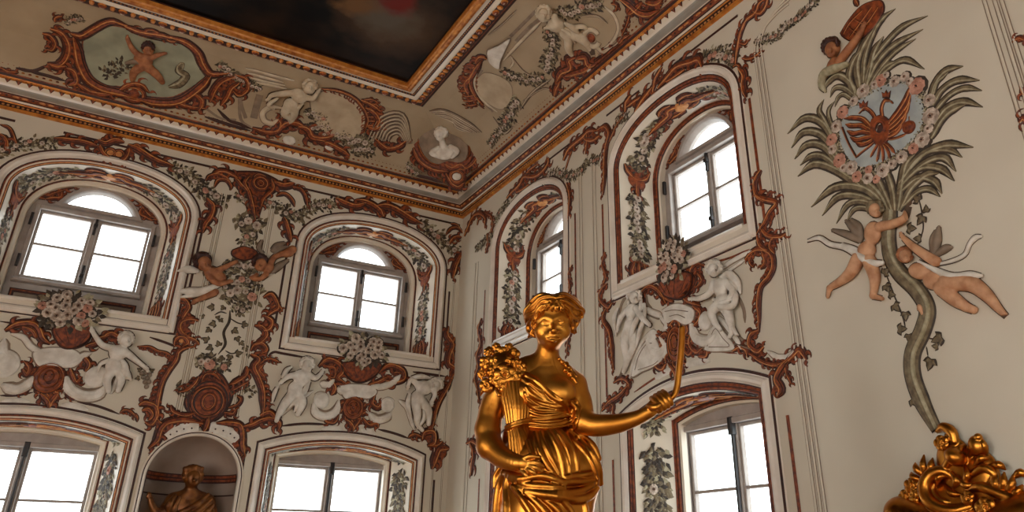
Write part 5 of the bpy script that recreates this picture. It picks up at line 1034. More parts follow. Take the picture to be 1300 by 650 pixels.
# basket group in the middle of the right wall
basket_group('flower_basket', 'big flower basket between white cherubs on the right wall', SR, dict(
    stone=[([(838, 428), (846, 444), (838, 456)], 8), ([(878, 412), (884, 430), (900, 434), (912, 424)], 14), ([(822, 430), (828, 446), (840, 448), (846, 438)], 12), ([(800, 480), (806, 454), (816, 434), (828, 422), (836, 424)], 6), ([(912, 402), (922, 414), (934, 430), (942, 444)], 7), ([(818, 392), (830, 398), (842, 402)], 8), ([(838, 402), (846, 412), (842, 420)], 7)],
    slabs=[[(803, 478), (808, 456), (818, 438), (830, 428), (838, 440), (842, 456), (830, 466), (816, 472)], [(842, 394), (852, 388), (862, 386), (872, 388), (882, 394), (880, 408), (870, 412), (858, 406), (848, 410)], [(896, 444), (900, 426), (910, 412), (922, 424), (934, 442), (918, 446)]],
    volutes=[((828, 428), 9, 2.5, -1), ((896, 408), 12, .6, 1)], basket=[(838, 350), (848, 346), (862, 346), (878, 348), (880, 358), (876, 370), (868, 378), (856, 379), (846, 374), (841, 364)],
    rust=[([(846, 386), (838, 372), (826, 364), (816, 372), (818, 384), (812, 396)], 8), ([(836, 372), (846, 378), (856, 384)], 7), ([(896, 338), (884, 336), (878, 346), (882, 358), (874, 370), (870, 378), (880, 384), (890, 388)], 9), ([(886, 346), (892, 356), (884, 366)], 6), ([(880, 388), (890, 396), (888, 408), (880, 416)], 8), ([(832, 424), (842, 430), (838, 442)], 7), ([(864, 410), (870, 400), (878, 402)], 7), ([(880, 420), (876, 436), (884, 446), (892, 442)], 8), ([(886, 452), (896, 452), (898, 444)], 6), ([(836, 452), (832, 462), (840, 468), (846, 462)], 8), ([(850, 414), (858, 400), (864, 392)], 8)],
    mask=((859, 437), 17, 24), flowers=((853, 330), 31, 29, 20, 6.4), shell=[([(832, 480), (842, 474), (854, 468)], 6), ([(868, 464), (884, 460), (902, 458)], 6)]))
o = Orn('trim_4', None, None, SR, kind='structure')  # slab lines and dark shading painted in as grey-brown strokes
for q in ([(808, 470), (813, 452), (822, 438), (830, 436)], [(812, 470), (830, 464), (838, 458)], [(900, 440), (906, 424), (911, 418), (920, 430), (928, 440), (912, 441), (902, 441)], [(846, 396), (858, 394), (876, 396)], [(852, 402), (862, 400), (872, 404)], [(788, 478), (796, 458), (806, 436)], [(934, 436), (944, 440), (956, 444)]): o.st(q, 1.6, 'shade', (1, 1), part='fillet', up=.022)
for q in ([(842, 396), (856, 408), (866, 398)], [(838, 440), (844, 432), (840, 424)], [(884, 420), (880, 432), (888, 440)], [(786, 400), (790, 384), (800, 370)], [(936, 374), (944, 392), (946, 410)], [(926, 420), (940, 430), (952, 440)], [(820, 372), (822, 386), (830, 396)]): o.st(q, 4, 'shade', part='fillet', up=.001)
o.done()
putto('cherub', 'white winged cherub sitting with one arm on the right wall flower basket', SR, (912, 375), SK,
      face(906, 343, 9, 9, .15) + [('e', (915, 365, 8), (11, 13, 8), 15), ('e', (918, 382, 7), (12, 10, 8)), ('t', [(906, 360, 10), (900, 373, 13), (888, 379, 12), (880, 379, 10)], [5.2, 4.4, 3.4, 2.6]), ('t', [(922, 358, 8), (930, 370, 9), (924, 382, 10)], [4.8, 4, 3]), ('t', [(914, 386, 9), (904, 396, 12), (908, 410, 10), (914, 418, 7)], [7.4, 6, 4.2, 2.8]), ('t', [(922, 388, 7), (926, 404, 9), (929, 420, 6), (926, 428, 5)], [7, 5.6, 3.6, 2.6])] + hand(878, 379, 190, 2.8, 11),
      (SK, curls(906, 340, 9.6, 8, 13)), extra=[('wing', SK, [('t', [(916, 352, 5), (926, 348, 7), (936, 358, 5), (940, 372, 3)], [3, 5, 4.4, 1.6]), ('t', [(918, 356, 5), (928, 360, 6), (936, 368, 3)], [3, 4, 1.6])]), ('drapery', SK, [('t', [(908, 386, 11), (918, 390, 13), (930, 388, 10), (934, 376, 7), (930, 366, 5)], [3, 4, 4, 3.6, 2]), ('t', [(906, 380, 11), (916, 384, 13), (928, 380, 10)], [2.2, 2.6, 2]), ('t', [(916, 394, 10), (926, 408, 9), (936, 426, 6), (944, 436, 4)], [2, 2.4, 2.4, 1.4])])])
putto('cherub', 'white cherub half wrapped in drapery left of the right wall basket', SR, (803, 420), SK,
      face(806, 378, 8, 7, .2) + [('e', (802, 396, 6), (9, 11, 7)), ('e', (800, 414, 6), (9, 11, 7)), ('t', [(808, 392, 8), (816, 404, 10), (824, 412, 8)], [4.6, 3.8, 2.6]), ('t', [(796, 394, 7), (788, 404, 8), (784, 416, 7)], [4.4, 3.6, 2.4]), ('t', [(798, 420, 6), (794, 438, 8), (796, 456, 6), (792, 472, 4)], [7, 5.8, 4.2, 2.8]), ('t', [(804, 420, 5), (804, 438, 6), (800, 454, 4)], [6.4, 5, 3])] + hand(826, 413, 340, 2.4, 8) + hand(784, 418, 250, 2.4, 7),
      (SK, curls(805, 375, 8.6, 6, 12)), extra=[('drapery', SK, [('t', [(814, 380, 6), (812, 398, 9), (804, 416, 10), (800, 436, 8)], [2, 3, 3.4, 2]), ('t', [(818, 386, 5), (818, 402, 8), (812, 420, 8), (808, 440, 5)], [1.8, 2.6, 2.8, 1.4]), ('t', [(798, 384, 6), (800, 402, 9), (794, 418, 8), (788, 432, 5)], [2, 2.8, 2.8, 1.4]), ('t', [(784, 392, 4), (780, 404, 6), (782, 426, 4)], [2, 3, 1.4])])])
o = Orn('feather', 'two long white stucco feathers rising above the winged cherub', 'feather', SR); o.st([(916, 342), (926, 334), (940, 326), (956, 318)], 6, 'stone'); o.st([(922, 346), (934, 338), (946, 330)], 4, 'stone'); o.done()

# ------------------------------------------------------------------ palm mural
pm = Orn('palm_mural', 'tall painted palm with flower wreath and double eagle on the plain right wall', 'mural', SR)
FR_ = [([(1098, 108), (1104, 84), (1122, 58), (1146, 34), (1178, 20)], 8), ([(1100, 110), (1112, 82), (1134, 58), (1172, 37)], 8), ([(1102, 112), (1114, 92), (1136, 66), (1163, 49)], 7), ([(1096, 106), (1098, 74), (1108, 44), (1120, 24), (1137, 11)], 8), ([(1110, 108), (1124, 90), (1148, 76), (1174, 88)], 7), ([(1092, 112), (1088, 84), (1096, 58), (1112, 34)], 10), ([(1098, 116), (1104, 92), (1110, 66), (1122, 46)], 10), ([(1086, 120), (1078, 98), (1084, 76), (1098, 60)], 9),
       ([(1092, 126), (1078, 104), (1064, 96), (1052, 104), (1046, 116)], 8), ([(1088, 124), (1072, 112), (1060, 112), (1054, 124)], 6), ([(1084, 128), (1072, 120), (1064, 124), (1060, 136)], 5), ([(1104, 118), (1112, 100), (1124, 84), (1138, 78)], 8),
       ([(1180, 132), (1186, 108), (1200, 90), (1223, 84)], 8), ([(1184, 134), (1196, 114), (1216, 102), (1244, 102)], 8), ([(1186, 142), (1204, 122), (1224, 112), (1247, 115)], 7), ([(1186, 158), (1200, 138), (1222, 129), (1248, 136)], 8), ([(1182, 176), (1194, 154), (1208, 140), (1226, 133)], 9), ([(1184, 122), (1190, 104), (1204, 92)], 6),
       ([(1142, 232), (1166, 200), (1200, 184), (1236, 187)], 9), ([(1142, 236), (1172, 208), (1198, 200), (1214, 218)], 8), ([(1140, 240), (1166, 214), (1194, 214), (1212, 230)], 8), ([(1140, 246), (1164, 226), (1186, 230), (1196, 246)], 8), ([(1150, 220), (1176, 194), (1204, 190), (1222, 200)], 7),
       ([(1064, 192), (1046, 158), (1022, 150), (1000, 170)], 8), ([(1066, 202), (1044, 172), (1020, 168), (1005, 188)], 8), ([(1068, 212), (1046, 186), (1024, 184), (1009, 202)], 8), ([(1092, 236), (1062, 216), (1034, 208), (1013, 224)], 9), ([(1060, 178), (1046, 152), (1040, 140), (1046, 126)], 6), ([(1064, 174), (1054, 154), (1052, 140), (1060, 128)], 5), ([(1072, 222), (1048, 200), (1030, 198), (1016, 210)], 7),
       ([(1130, 268), (1098, 240), (1060, 238), (1030, 263)], 9), ([(1126, 268), (1094, 250), (1064, 250), (1044, 274)], 8), ([(1122, 268), (1096, 256), (1076, 260), (1062, 284)], 7), ([(1120, 270), (1098, 264), (1084, 266), (1075, 282)], 6), ([(1128, 270), (1114, 244), (1092, 228), (1076, 228)], 10), ([(1132, 268), (1120, 240), (1108, 216)], 9), ([(1136, 268), (1132, 238), (1122, 208)], 9), ([(1140, 268), (1144, 236), (1150, 208), (1162, 196)], 10), ([(1142, 268), (1156, 240), (1176, 222), (1192, 220)], 9), ([(1146, 262), (1164, 244), (1180, 240), (1194, 250)], 7)]
for q, w in FR_: pm.st(q, w * 1.05, 'frond', (.6, .10))
pm.st([(1131, 268), (1128, 300), (1131, 325), (1142, 346), (1164, 368), (1177, 392), (1172, 418), (1159, 448), (1159, 477), (1171, 511), (1190, 547)], 17, 'trunk', (.9, .6), 8)
for d in (-4, 0, 4): pm.st([(1131 + d, 272), (1128 + d, 300), (1131 + d, 325), (1142 + d, 346), (1164 + d, 367), (1176 + d, 392), (1172 + d, 418), (1159 + d * .8, 448), (1160 + d * .7, 478), (1172 + d * .6, 511), (1189 + d * .4, 542)], 1.4, 'stem', part='trunk', up=.034)
for x, y, a, L in ((1166, 254, 60, 14), (1171, 276, 320, 15), (1154, 290, 200, 14), (1168, 303, 20, 12), (1123, 347, 150, 13), (1125, 363, 250, 13), (1136, 388, 240, 14), (1150, 398, 280, 13), (1142, 418, 190, 14), (1154, 426, 280, 12), (1171, 420, 90, 15), (1194, 429, 350, 17), (1182, 458, 300, 17), (1159, 508, 230, 15), (1130, 374, 200, 11), (1190, 440, 20, 10), (1176, 268, 100, 11)): pm.vine((x, y), math.radians(a), L)
pm.st([(1122, 340), (1134, 372), (1146, 402), (1150, 420)], 1.6, 'stem'); pm.st([(1172, 425), (1182, 430), (1190, 429)], 1.4, 'stem'); pm.st([(1176, 440), (1178, 452)], 1.4, 'stem'); pm.st([(1166, 250), (1170, 268), (1172, 290), (1166, 308)], 1.4, 'stem')
pm.blob([(1072, 148), (1086, 128), (1104, 116), (1124, 108), (1146, 102), (1160, 112), (1170, 128), (1174, 148), (1168, 166), (1154, 182), (1136, 196), (1114, 208), (1094, 212), (1080, 204), (1070, 188), (1066, 168)], 'wreath', .006, part='wreath_field')
for x, y, r, c in ((1165, 110, 12, 'pink'), (1181, 128, 9, 'bloom'), (1183, 148, 12, 'bloom'), (1180, 164, 7, 'bloom'), (1172, 178, 11, 'bloom'), (1161, 189, 8, 'pink'), (1146, 200, 9, 'bloom'), (1134, 209, 7, 'bloom'), (1122, 217, 10, 'bloom'), (1103, 227, 8, 'bloom'), (1089, 225, 8, 'pink'), (1082, 213, 10, 'bloom'), (1067, 204, 10, 'pink'), (1058, 190, 7, 'bloom'), (1057, 178, 9, 'pink'), (1063, 161, 9, 'bloom'), (1071, 143, 9, 'pink'), (1085, 129, 7, 'bloom'), (1097, 116, 10, 'bloom'), (1112, 108, 7, 'bloom'), (1119, 103, 9, 'pink'), (1137, 104, 8, 'bloom'), (1150, 98, 7, 'bloom'), (1126, 96, 5, 'bloom'), (1104, 216, 6, 'pink'), (1114, 228, 6, 'pink'), (1072, 214, 6, 'bloom'), (1156, 104, 6, 'bloom')): pm.flower((x, y), r, c, part='wreath', h=.02)
pm.gar([(1062, 170), (1066, 196), (1086, 216), (1110, 216), (1140, 198), (1166, 176), (1176, 150), (1170, 122), (1152, 104), (1126, 104), (1100, 120), (1078, 138), (1064, 160)], 12, .7, 0, frac=(.3, .3, .4))
# double eagle
E_ = 'eagle'
for sd in (0, 1):
    F_ = [[(1106, 162), (1096, 152), (1084, 150), (1072, 151)], [(1106, 166), (1094, 160), (1082, 160), (1074, 158)], [(1107, 170), (1096, 168), (1084, 170), (1076, 166)], [(1108, 174), (1098, 176), (1088, 178), (1080, 174)], [(1109, 178), (1102, 182), (1094, 184), (1087, 181)]] if sd == 0 else \
         [[(1128, 158), (1140, 142), (1150, 126), (1157, 109)], [(1128, 162), (1142, 148), (1152, 134), (1157, 120)], [(1128, 166), (1140, 156), (1150, 144), (1156, 130)], [(1128, 170), (1138, 164), (1147, 154), (1152, 142)], [(1127, 174), (1136, 170), (1142, 164), (1147, 154)]]
    for q in F_: pm.st(q, 8, 'rust', (.8, .2), part=E_, up=.004)
pm.blob([(1108, 152), (1118, 147), (1128, 152), (1131, 164), (1128, 178), (1118, 186), (1109, 178), (1106, 166)], 'rust', .018, 'rustdark', 1.2, E_); pm.disc((1118, 163), 7, 9, 'rustdark', .026, part=E_); pm.ring((1118, 163), 8, 10, 2, 'line', part=E_, up=.02); pm.st([(1115, 168), (1118, 160), (1121, 158)], 3, 'pale', part=E_, up=.02)
pm.st([(1113, 153), (1108, 144), (1100, 138), (1095, 141)], 6, 'rust', (.8, .5), part=E_, up=.006); pm.st([(1095, 141), (1091, 145)], 3, 'rust', part=E_, up=.006); pm.st([(1121, 150), (1120, 138), (1124, 128), (1131, 128)], 6, 'rust', (.8, .5), part=E_, up=.006); pm.st([(1131, 128), (1135, 132)], 3, 'rust', part=E_, up=.006)
for x, y in ((1097, 134), (1126, 121)): pm.blob([(x - 4, y + 3), (x - 5, y - 3), (x - 2, y - 1), (x, y - 5), (x + 2, y - 1), (x + 5, y - 4), (x + 4, y + 3)], 'rust', .02, 'rustdark', 1, E_, 0)
for q in ([(1116, 182), (1110, 192), (1106, 200)], [(1118, 184), (1116, 196), (1114, 206)], [(1120, 184), (1122, 196), (1122, 206)], [(1122, 182), (1128, 192), (1131, 202)], [(1123, 180), (1131, 187), (1137, 195)]): pm.st(q, 6, 'rust', (.9, .3), part=E_, up=.004)
pm.st([(1112, 180), (1102, 188), (1092, 196), (1087, 201)], 5, 'rust', part=E_, up=.004); pm.st([(1128, 178), (1140, 175), (1152, 170)], 5, 'rust', part=E_, up=.004); pm.st([(1070, 162), (1078, 182), (1088, 200)], 3, 'rust', (1, 1), part=E_, up=.01); pm.disc((1155, 162), 8, 8, 'rust', .03, part=E_); pm.ring((1155, 162), 8, 8, 1.6, 'line', part=E_, up=.02); pm.st([(1155, 153), (1155, 148)], 3, 'rust', (1, 1), part=E_)
# cap of the topmost figure
pm.blob([(1068, 42), (1078, 26), (1092, 10), (1106, 3), (1119, 2), (1122, 14), (1112, 32), (1098, 46), (1082, 52)], 'rust', .012, 'rustdark', 1.5, 'cap')
for q in ([(1072, 44), (1080, 30), (1096, 14)], [(1080, 48), (1092, 32), (1108, 10)], [(1090, 46), (1104, 28), (1116, 10)], [(1084, 24), (1096, 30), (1106, 32)], [(1078, 34), (1088, 42), (1096, 44)]): pm.st(q, 3.4, 'rust', part='cap', up=.010)
pm.st([(1090, 8), (1086, 0), (1092, -8)], 6, 'rust', part='cap'); pm.done()
putto('cherub', 'painted brown-haired boy under a rust cap at the top of the palm mural', SR, (1062, 70), 'skindark',
      face(1057, 63, 10.5, 5, -.15) + [('t', [(1066, 78, 4), (1078, 62, 6), (1090, 46, 6), (1096, 34, 4)], [6, 5.4, 4.4, 3]), ('e', (1058, 82, 3), (10, 9, 5), 30)] + hand(1097, 32, 70, 3, 5),
      ('rustdark', curls(1055, 59, 10.8, 4, 13, 60, 330)), extra=[('drapery', 'leaflight', [('t', [(1074, 82, 3), (1058, 88, 5), (1046, 94, 5), (1043, 108, 3), (1048, 116, 2)], [4, 6, 5.5, 4.5, 2])])], lo=(-60, -3, -60), hi=(60, 22, 60))
putto('cherub', 'painted winged boy clasping the left side of the palm trunk', SR, (1100, 325), 'skin',
      face(1112, 267, 9.5, 6, .1) + [('e', (1108, 296, 5), (12, 15, 7), -10), ('e', (1100, 318, 5), (13, 12, 7)), ('t', [(1118, 288, 7), (1134, 284, 10), (1148, 277, 10), (1154, 262, 9)], [6.6, 5.6, 4.6, 3.4]), ('t', [(1090, 328, 5), (1080, 346, 7), (1066, 358, 5), (1054, 365, 4)], [9, 7.6, 5.4, 3.8]), ('t', [(1053, 366, 4), (1051, 377, 4)], [3.6, 2.4]), ('t', [(1104, 332, 5), (1110, 350, 7), (1110, 364, 5), (1108, 375, 4)], [9, 7.4, 5.4, 3.8]), ('t', [(1108, 376, 4), (1120, 379, 4)], [3.6, 2.6])] + hand(1154, 258, 100, 2.8, 9),
      ('leaf', curls(1111, 264, 9.8, 5, 13, 120, 400)), extra=[('wing', 'stuccoshade', [('t', [(1094, 302, 2), (1084, 290, 3), (1074, 280, 2)], [3.4, 5, 2]), ('t', [(1092, 306, 2), (1076, 298, 3), (1056, 292, 2)], [3, 4.4, 1.4]), ('t', [(1094, 296, 2), (1090, 286, 3), (1080, 278, 1)], [3, 3.4, 1.2])]), ('drapery', 'stucco', [('t', [(1025, 306, 2), (1040, 302, 3), (1054, 310, 3), (1072, 314, 4), (1090, 324, 8), (1106, 334, 9), (1120, 334, 7)], [1.4, 3, 3.4, 3.6, 4.6, 5, 3]), ('t', [(1070, 310, 3), (1086, 316, 6), (1100, 326, 8)], [1.6, 2.6, 2])])], lo=(-85, -3, -70), hi=(70, 26, 80))
putto('cherub', 'painted winged boy flying with bowed head at the right side of the palm trunk', SR, (1190, 345), 'skin',
      face(1150, 325, 9, 6, .05) + [('t', [(1188, 332, 6), (1172, 322, 9), (1158, 312, 9), (1147, 302, 8)], [7, 6, 4.8, 3.4]), ('e', (1168, 344, 5), (16, 11, 7), -25), ('e', (1186, 356, 5), (15, 12, 7), -20), ('t', [(1196, 366, 5), (1212, 380, 7), (1226, 389, 6), (1236, 394, 4)], [10, 8.4, 6, 4.4]), ('t', [(1226, 390, 5), (1238, 392, 4)], [5, 3]), ('t', [(1204, 358, 5), (1232, 360, 7), (1252, 374, 6), (1266, 390, 5), (1278, 402, 4)], [11, 10, 7.6, 5, 3])] + hand(1145, 299, 120, 2.8, 8) + hand(1168, 392, 120, 3, 8) + [('t', [(1172, 398, 6), (1168, 390, 8)], [3, 2.6])],
      ('skindark', curls(1149, 323, 9.4, 4, 12, 20, 240)), extra=[('wing', 'stuccoshade', [('t', [(1186, 322, 2), (1190, 306, 3), (1192, 288, 2)], [3, 5.4, 2]), ('t', [(1188, 324, 2), (1200, 316, 3), (1208, 314, 2)], [3, 5, 2]), ('t', [(1184, 320, 2), (1184, 304, 3), (1188, 292, 1)], [3, 3.6, 1.2])]), ('drapery', 'stucco', [('t', [(1166, 332, 6), (1186, 342, 9), (1210, 352, 10), (1232, 350, 8), (1246, 350, 5)], [2, 3.4, 5.4, 5.4, 2]), ('t', [(1198, 364, 9), (1216, 362, 10), (1234, 358, 8)], [2.4, 4, 2.4]), ('t', [(1186, 336, 5), (1206, 332, 4), (1224, 324, 3), (1231, 310, 3), (1238, 302, 3), (1246, 300, 2)], [1.6, 2.4, 2.6, 2.6, 3.4, 1.6])])], lo=(-60, -3, -75), hi=(100, 26, 70))
o = orn('rocaille_scroll', 'small rust leaf ornament at the right frame edge near the palm mural', 'ornament', SR)
o.ac([(1285, 54), (1294, 48), (1304, 52)], 6); o.ac([(1296, 110), (1302, 120), (1310, 114)], 7); o.ac([(1294, 156), (1300, 150), (1308, 160)], 9); o.done()

# ------------------------------------------------------------------ gilt top of a mirror frame
GF = Frame(1225, 615, S=SR); gm = empty('gilded_mirror_crest', 'carved gilded crest of scrolls and leaves at the foot of the palm mural', 'carving'); gm.location = Vector(GF.A); bpy.context.view_layer.update()
def gp(o_): o_.parent = gm; o_.matrix_parent_inverse = gm.matrix_world.inverted(); return o_
f = SDF(GF, (-105, -2, -120), (120, 46, 85), 1.0)
f.pe((1225, 640, 6), (70, 34, 10), 4); f.pe((1214, 590, 6), (26, 34, 10), 6); f.pe((1245, 600, 6), (24, 30, 10), 6); f.pt([(1150, 660, 6), (1230, 680, 6), (1310, 660, 6)], 30, 6)
f.pt([(1213, 607, 12), (1196, 598, 16), (1181, 604, 18), (1174, 618, 20), (1178, 634, 22), (1192, 645, 22), (1212, 648, 20), (1232, 643, 16)], [4, 6.5, 8, 9, 9, 8.5, 7.5, 6], 1); f.pt([(1188, 612, 14), (1184, 622, 16), (1192, 634, 16), (1206, 638, 14)], [2, 4, 4, 2.4], 1)
f.pe((1213, 580, 22), (13, 11, 14), 2, -40); f.pt([(1197, 600, 12), (1204, 586, 18), (1216, 572, 20), (1224, 566, 14)], [3, 5, 5, 3], 2)
f.pt([(1190, 547, 6), (1198, 542, 10), (1208, 548, 10), (1212, 560, 10)], [3, 6, 7, 6], 2); f.pe((1241, 566, 12), (11, 13, 10), 2); f.pe((1242, 555, 16), (5, 5, 5), 1); f.pt([(1232, 580, 12), (1236, 566, 17), (1240, 556, 17)], [3, 4, 2], 1); f.pt([(1252, 578, 10), (1250, 566, 15), (1245, 557, 15)], [3, 4, 2], 1)
f.pt([(1232, 604, 16), (1248, 594, 18), (1262, 602, 16), (1258, 614, 14)], [3, 5, 5, 3], 1.5); f.pt([(1228, 622, 16), (1244, 618, 20), (1262, 624, 18), (1290, 634, 14), (1312, 630, 12)], [3, 6, 7, 8, 8], 1.5)
gp(f.mesh('scrollwork', 'gilt', clipY=.4))
f = SDF(GF, (-105, 0, -60), (110, 48, 85), .9)
for q in ([(1178, 604, 10), (1172, 592, 16), (1173, 578, 12)], [(1176, 606, 10), (1164, 596, 15), (1162, 588, 11)], [(1182, 604, 10), (1182, 592, 15), (1184, 582, 11)], [(1172, 610, 10), (1160, 606, 14), (1157, 600, 10)],
          [(1262, 630, 12), (1264, 614, 18), (1262, 602, 14)], [(1268, 632, 12), (1274, 614, 18), (1275, 600, 14)], [(1274, 634, 12), (1284, 616, 17), (1286, 604, 13)], [(1278, 636, 12), (1292, 624, 16), (1298, 616, 12)],
          [(1202, 604, 14), (1192, 606, 18), (1188, 618, 15)], [(1226, 592, 16), (1228, 604, 20), (1222, 614, 16)], [(1238, 590, 14), (1246, 582, 17), (1256, 582, 14)], [(1218, 606, 16), (1226, 616, 20), (1238, 614, 18)], [(1200, 616, 14), (1208, 626, 18), (1220, 628, 16)], [(1256, 592, 12), (1268, 590, 14), (1276, 596, 12)], [(1208, 600, 18), (1214, 610, 20), (1210, 620, 16)], [(1150, 640, 10), (1162, 634, 15), (1170, 642, 12)], [(1286, 606, 10), (1296, 600, 12), (1304, 606, 10)]): f.pt(q, [2.4, 4.8, 1.4], .8)
gp(f.mesh('leaves', 'gilt', clipY=.4))
f = SDF(GF, (-105, 0, -60), (70, 50, 85), .8)
for x, y, Y, r, sp in ((1195, 562, 16, 9, .2), (1157, 616, 14, 9, .6), (1149, 630, 13, 8, .1), (1144, 644, 12, 9, .8), (1251, 644, 26, 12, .3), (1162, 628, 16, 7, 1.1), (1206, 556, 12, 7, .9), (1152, 652, 14, 8, .4), (1228, 632, 24, 8, .5)): rose(f, (x, y, Y), r, .7, sp)
gp(f.mesh('blossoms', 'gilt', clipY=.4))
# ------------------------------------------------------------------ painted garlands on the splayed reveals
class Reveal:
    "u = length round the opening from the lower right foot, v = across the splay from the room side"
    def __init__(s, S, out, inn):
        s.S = S; a = offset(out, -.15); s.a, s.b = np.array(a), np.array(inn); d = np.linalg.norm(np.diff((s.a + s.b) / 2, axis=0), axis=1); s.L = np.concatenate([[0], np.cumsum(d)]); s.w = .45
    def _q(s, u, v):
        u = min(max(u, 0), s.L[-1] - 1e-6); i = int(np.searchsorted(s.L, u, side='right')) - 1; k = (u - s.L[i]) / (s.L[i + 1] - s.L[i])
        A, B_ = s.a[i] + (s.a[i + 1] - s.a[i]) * k, s.b[i] + (s.b[i + 1] - s.b[i]) * k; t = v / s.w; p = A + (B_ - A) * t; return np.array(s.S.P(p[0], p[1], -.02 - .40 * t))
    def P(s, u, v, h=0.0):
        p = s._q(u, v); e = .01; n = np.cross(s._q(u + e, v) - s._q(u - e, v), s._q(u, v + e) - s._q(u, v - e)); n /= max(np.linalg.norm(n), 1e-9); c = np.array(s.S.P(*(s.a.mean(0)), -.2)); n = n if np.dot(n, c - p) > 0 else -n
        return tuple(p + n * (h + .004))
SPAN = [Left(-.495).at(*p) for p in ((58, 253), (50, 249), (56, 243), (68, 239), (84, 238), (103, 236))]
NAMES_U = ('leftmost upper window', 'left wall upper window by the corner', 'large upper window on the right wall', 'upper window behind the statue head')
NAMES_L = ('lower left window by the picture edge', 'lower window between niche and corner', 'lower right window behind the held stick', 'lower window hidden behind the statue')
for i, (S, c, k) in enumerate(UPPER):
    R = Reveal(S, up_outer(c, k), up_inner(c, k)); o = Orn('reveal_garland', 'painted flower garland round the reveal of the ' + NAMES_U[i], 'garland', R, 'garlands in the window reveals'); m = R.L[-1] / 2; w = .22; sp = 1.50
    big = 1.0 if S is SL else 1.5
    for sd in (-1, 1):
        f = lambda d: m + sd * d                     # distance from the crown
        o.gar([(f(.32), .22), (f(.6), .21), (f(.95), .22), (f(m - 1.42), .22)], w, 1.5, .35, uv=True); o.gar([(f(m - 1.1), .22), (f(m - .75), .22), (f(m - .34), .22)], w * .85, 1.6, .45, uv=True)
        q = [(f(m - 1.42), .06), (f(m - 1.33), .12), (f(m - 1.28), .22), (f(m - 1.33), .32), (f(m - 1.42), .38)]; o.ac_uv(q, .07, sd); o.disc((f(m - 1.25), .22), .09, .11, 'rust', .02, uv=True); o.ac_uv([(f(m - 1.26), .22), (f(m - 1.17), .22), (f(m - 1.06), .22)], .07, 0)
        for dv in (-.12, -.04, .05, .13): o.ac_uv([(f(m - .05), .22 + dv * .5), (f(m - .16), .22 + dv), (f(m - .30), .22 + dv * .6)], .06, 0)
        o.ac_uv([(f(.0), .20), (f(.12), .16), (f(.22), .22), (f(.36 * big), .18)], .09 * big ** .5, sd); o.ac_uv([(f(.02), .30), (f(.12), .30), (f(.24), .26)], .08, -sd); o.ac_uv([(f(.05), .10), (f(.16), .08), (f(.26), .12)], .06, sd)
    o.disc((m, .22), .10, .08, 'rustlight', .03, uv=True)
    o.done()
    o = Orn('painted_scroll', None, None, S.__class__(-.495)); o.root = WIN_U[i]; c0 = UPPER[0][1]
    for sd in (1, -1):
        q = [(c + sd * (u - c0) * k, v) for u, v in SPAN]; o.ac_uv(q, .055, 0); o.ac_uv([q[2], ((q[2][0] + q[3][0]) / 2, q[2][1] - .05), (q[4][0], q[4][1] - .03)], .04, 0); o.ac_uv([q[0], (q[0][0] + sd * .07 * k, q[0][1] + .03), (q[0][0] + sd * .15 * k, q[0][1] + .06), (q[3][0] + sd * .1 * k, q[3][1] - .02)], .05, 0)
    b_ = o.parts.pop('scrollwork'); ob = b_.build('painted_scroll', WIN_U[i])
for i, (S, c, k) in enumerate(LOWER):
    R = Reveal(S, lo_outer(c, k), lo_inner(c, k)); o = Orn('reveal_garland', 'painted laurel garland round the reveal of the ' + NAMES_L[i], 'garland', R, 'garlands in the window reveals'); m = R.L[-1] / 2; w = .26; big = 1.0 if S is SL else 1.4
    for sd in (-1, 1):
        f = lambda d: m + sd * d
        o.gar([(f(.42), .20), (f(.62), .22), (f(.85), .22)], w * .7, 1.8, .05, uv=True, frac=(.4, .3, .3)); o.gar([(f(.98), .22), (f(1.3), .21), (f(1.9), .23), (f(2.6), .22), (f(3.1), .22)], w * .9, 2.0, .12, uv=True)
        o.ac_uv([(f(.0), .22), (f(.12), .15), (f(.26), .22), (f(.46 * big), .16)], .10 * big ** .5, sd); o.ac_uv([(f(.02), .30), (f(.16), .33), (f(.30), .26)], .09, -sd); o.ac_uv([(f(.04), .10), (f(.18), .10), (f(.30), .14)], .07, sd)
    o.disc((m, .22), .12, .09, 'rust', .03, uv=True); o.done()

# ------------------------------------------------------------------ bronze figure in the niche
NF = Frame(242, 640, S=Left(-.16)); nb = empty('niche_statue', 'bronze-coloured statue of a draped youth with raised hand in the niche', 'statue'); nb.location = Vector(NF.world((0, 0, -128))); bpy.context.view_layer.update()
def np_(o_): o_.parent = nb; o_.matrix_parent_inverse = nb.matrix_world.inverted(); return o_
f = SDF(NF, (-62, -14, -60), (40, 34, 56), .6); P, E = f.pt, f.pe
for q in face(245, 607, 11, 6, .1): (P if q[0] in 'ts' else (lambda *a: f.pt(*a, .8, sub=True)) if q[0] == 'x' else (lambda p, r, *a: E(p, r, 2.5)))(*q[1:])
P([(243, 616, 4), (241, 628, 2)], [6.5, 7.5], 4); E((240, 645, 0), (24, 20, 12), 4); E((240, 672, 0), (21, 26, 12), 6); P([(241, 628, 0), (222, 634, 0)], [8, 9], 5); P([(241, 628, 0), (262, 636, 0)], [8, 9], 5)
P([(218, 636, 2), (208, 648, 8), (200, 652, 12)], [8.5, 7, 6], 4); P([(200, 652, 12), (194, 644, 14), (191, 634, 14)], [5.4, 4.2, 3.2], 3); P([(264, 638, 2), (268, 658, 4), (262, 676, 10)], [8.5, 8, 6.5], 4)
for q in hand(190, 631, 100, 3, 14): (P if q[0] in 'ts' else (lambda p, r, *a: E(p, r, 1)))(*q[1:3])
np_(f.mesh('body', 'bronze')); b0 = f
f = SDF(NF, (-20, -14, 15), (30, 34, 62), .6)
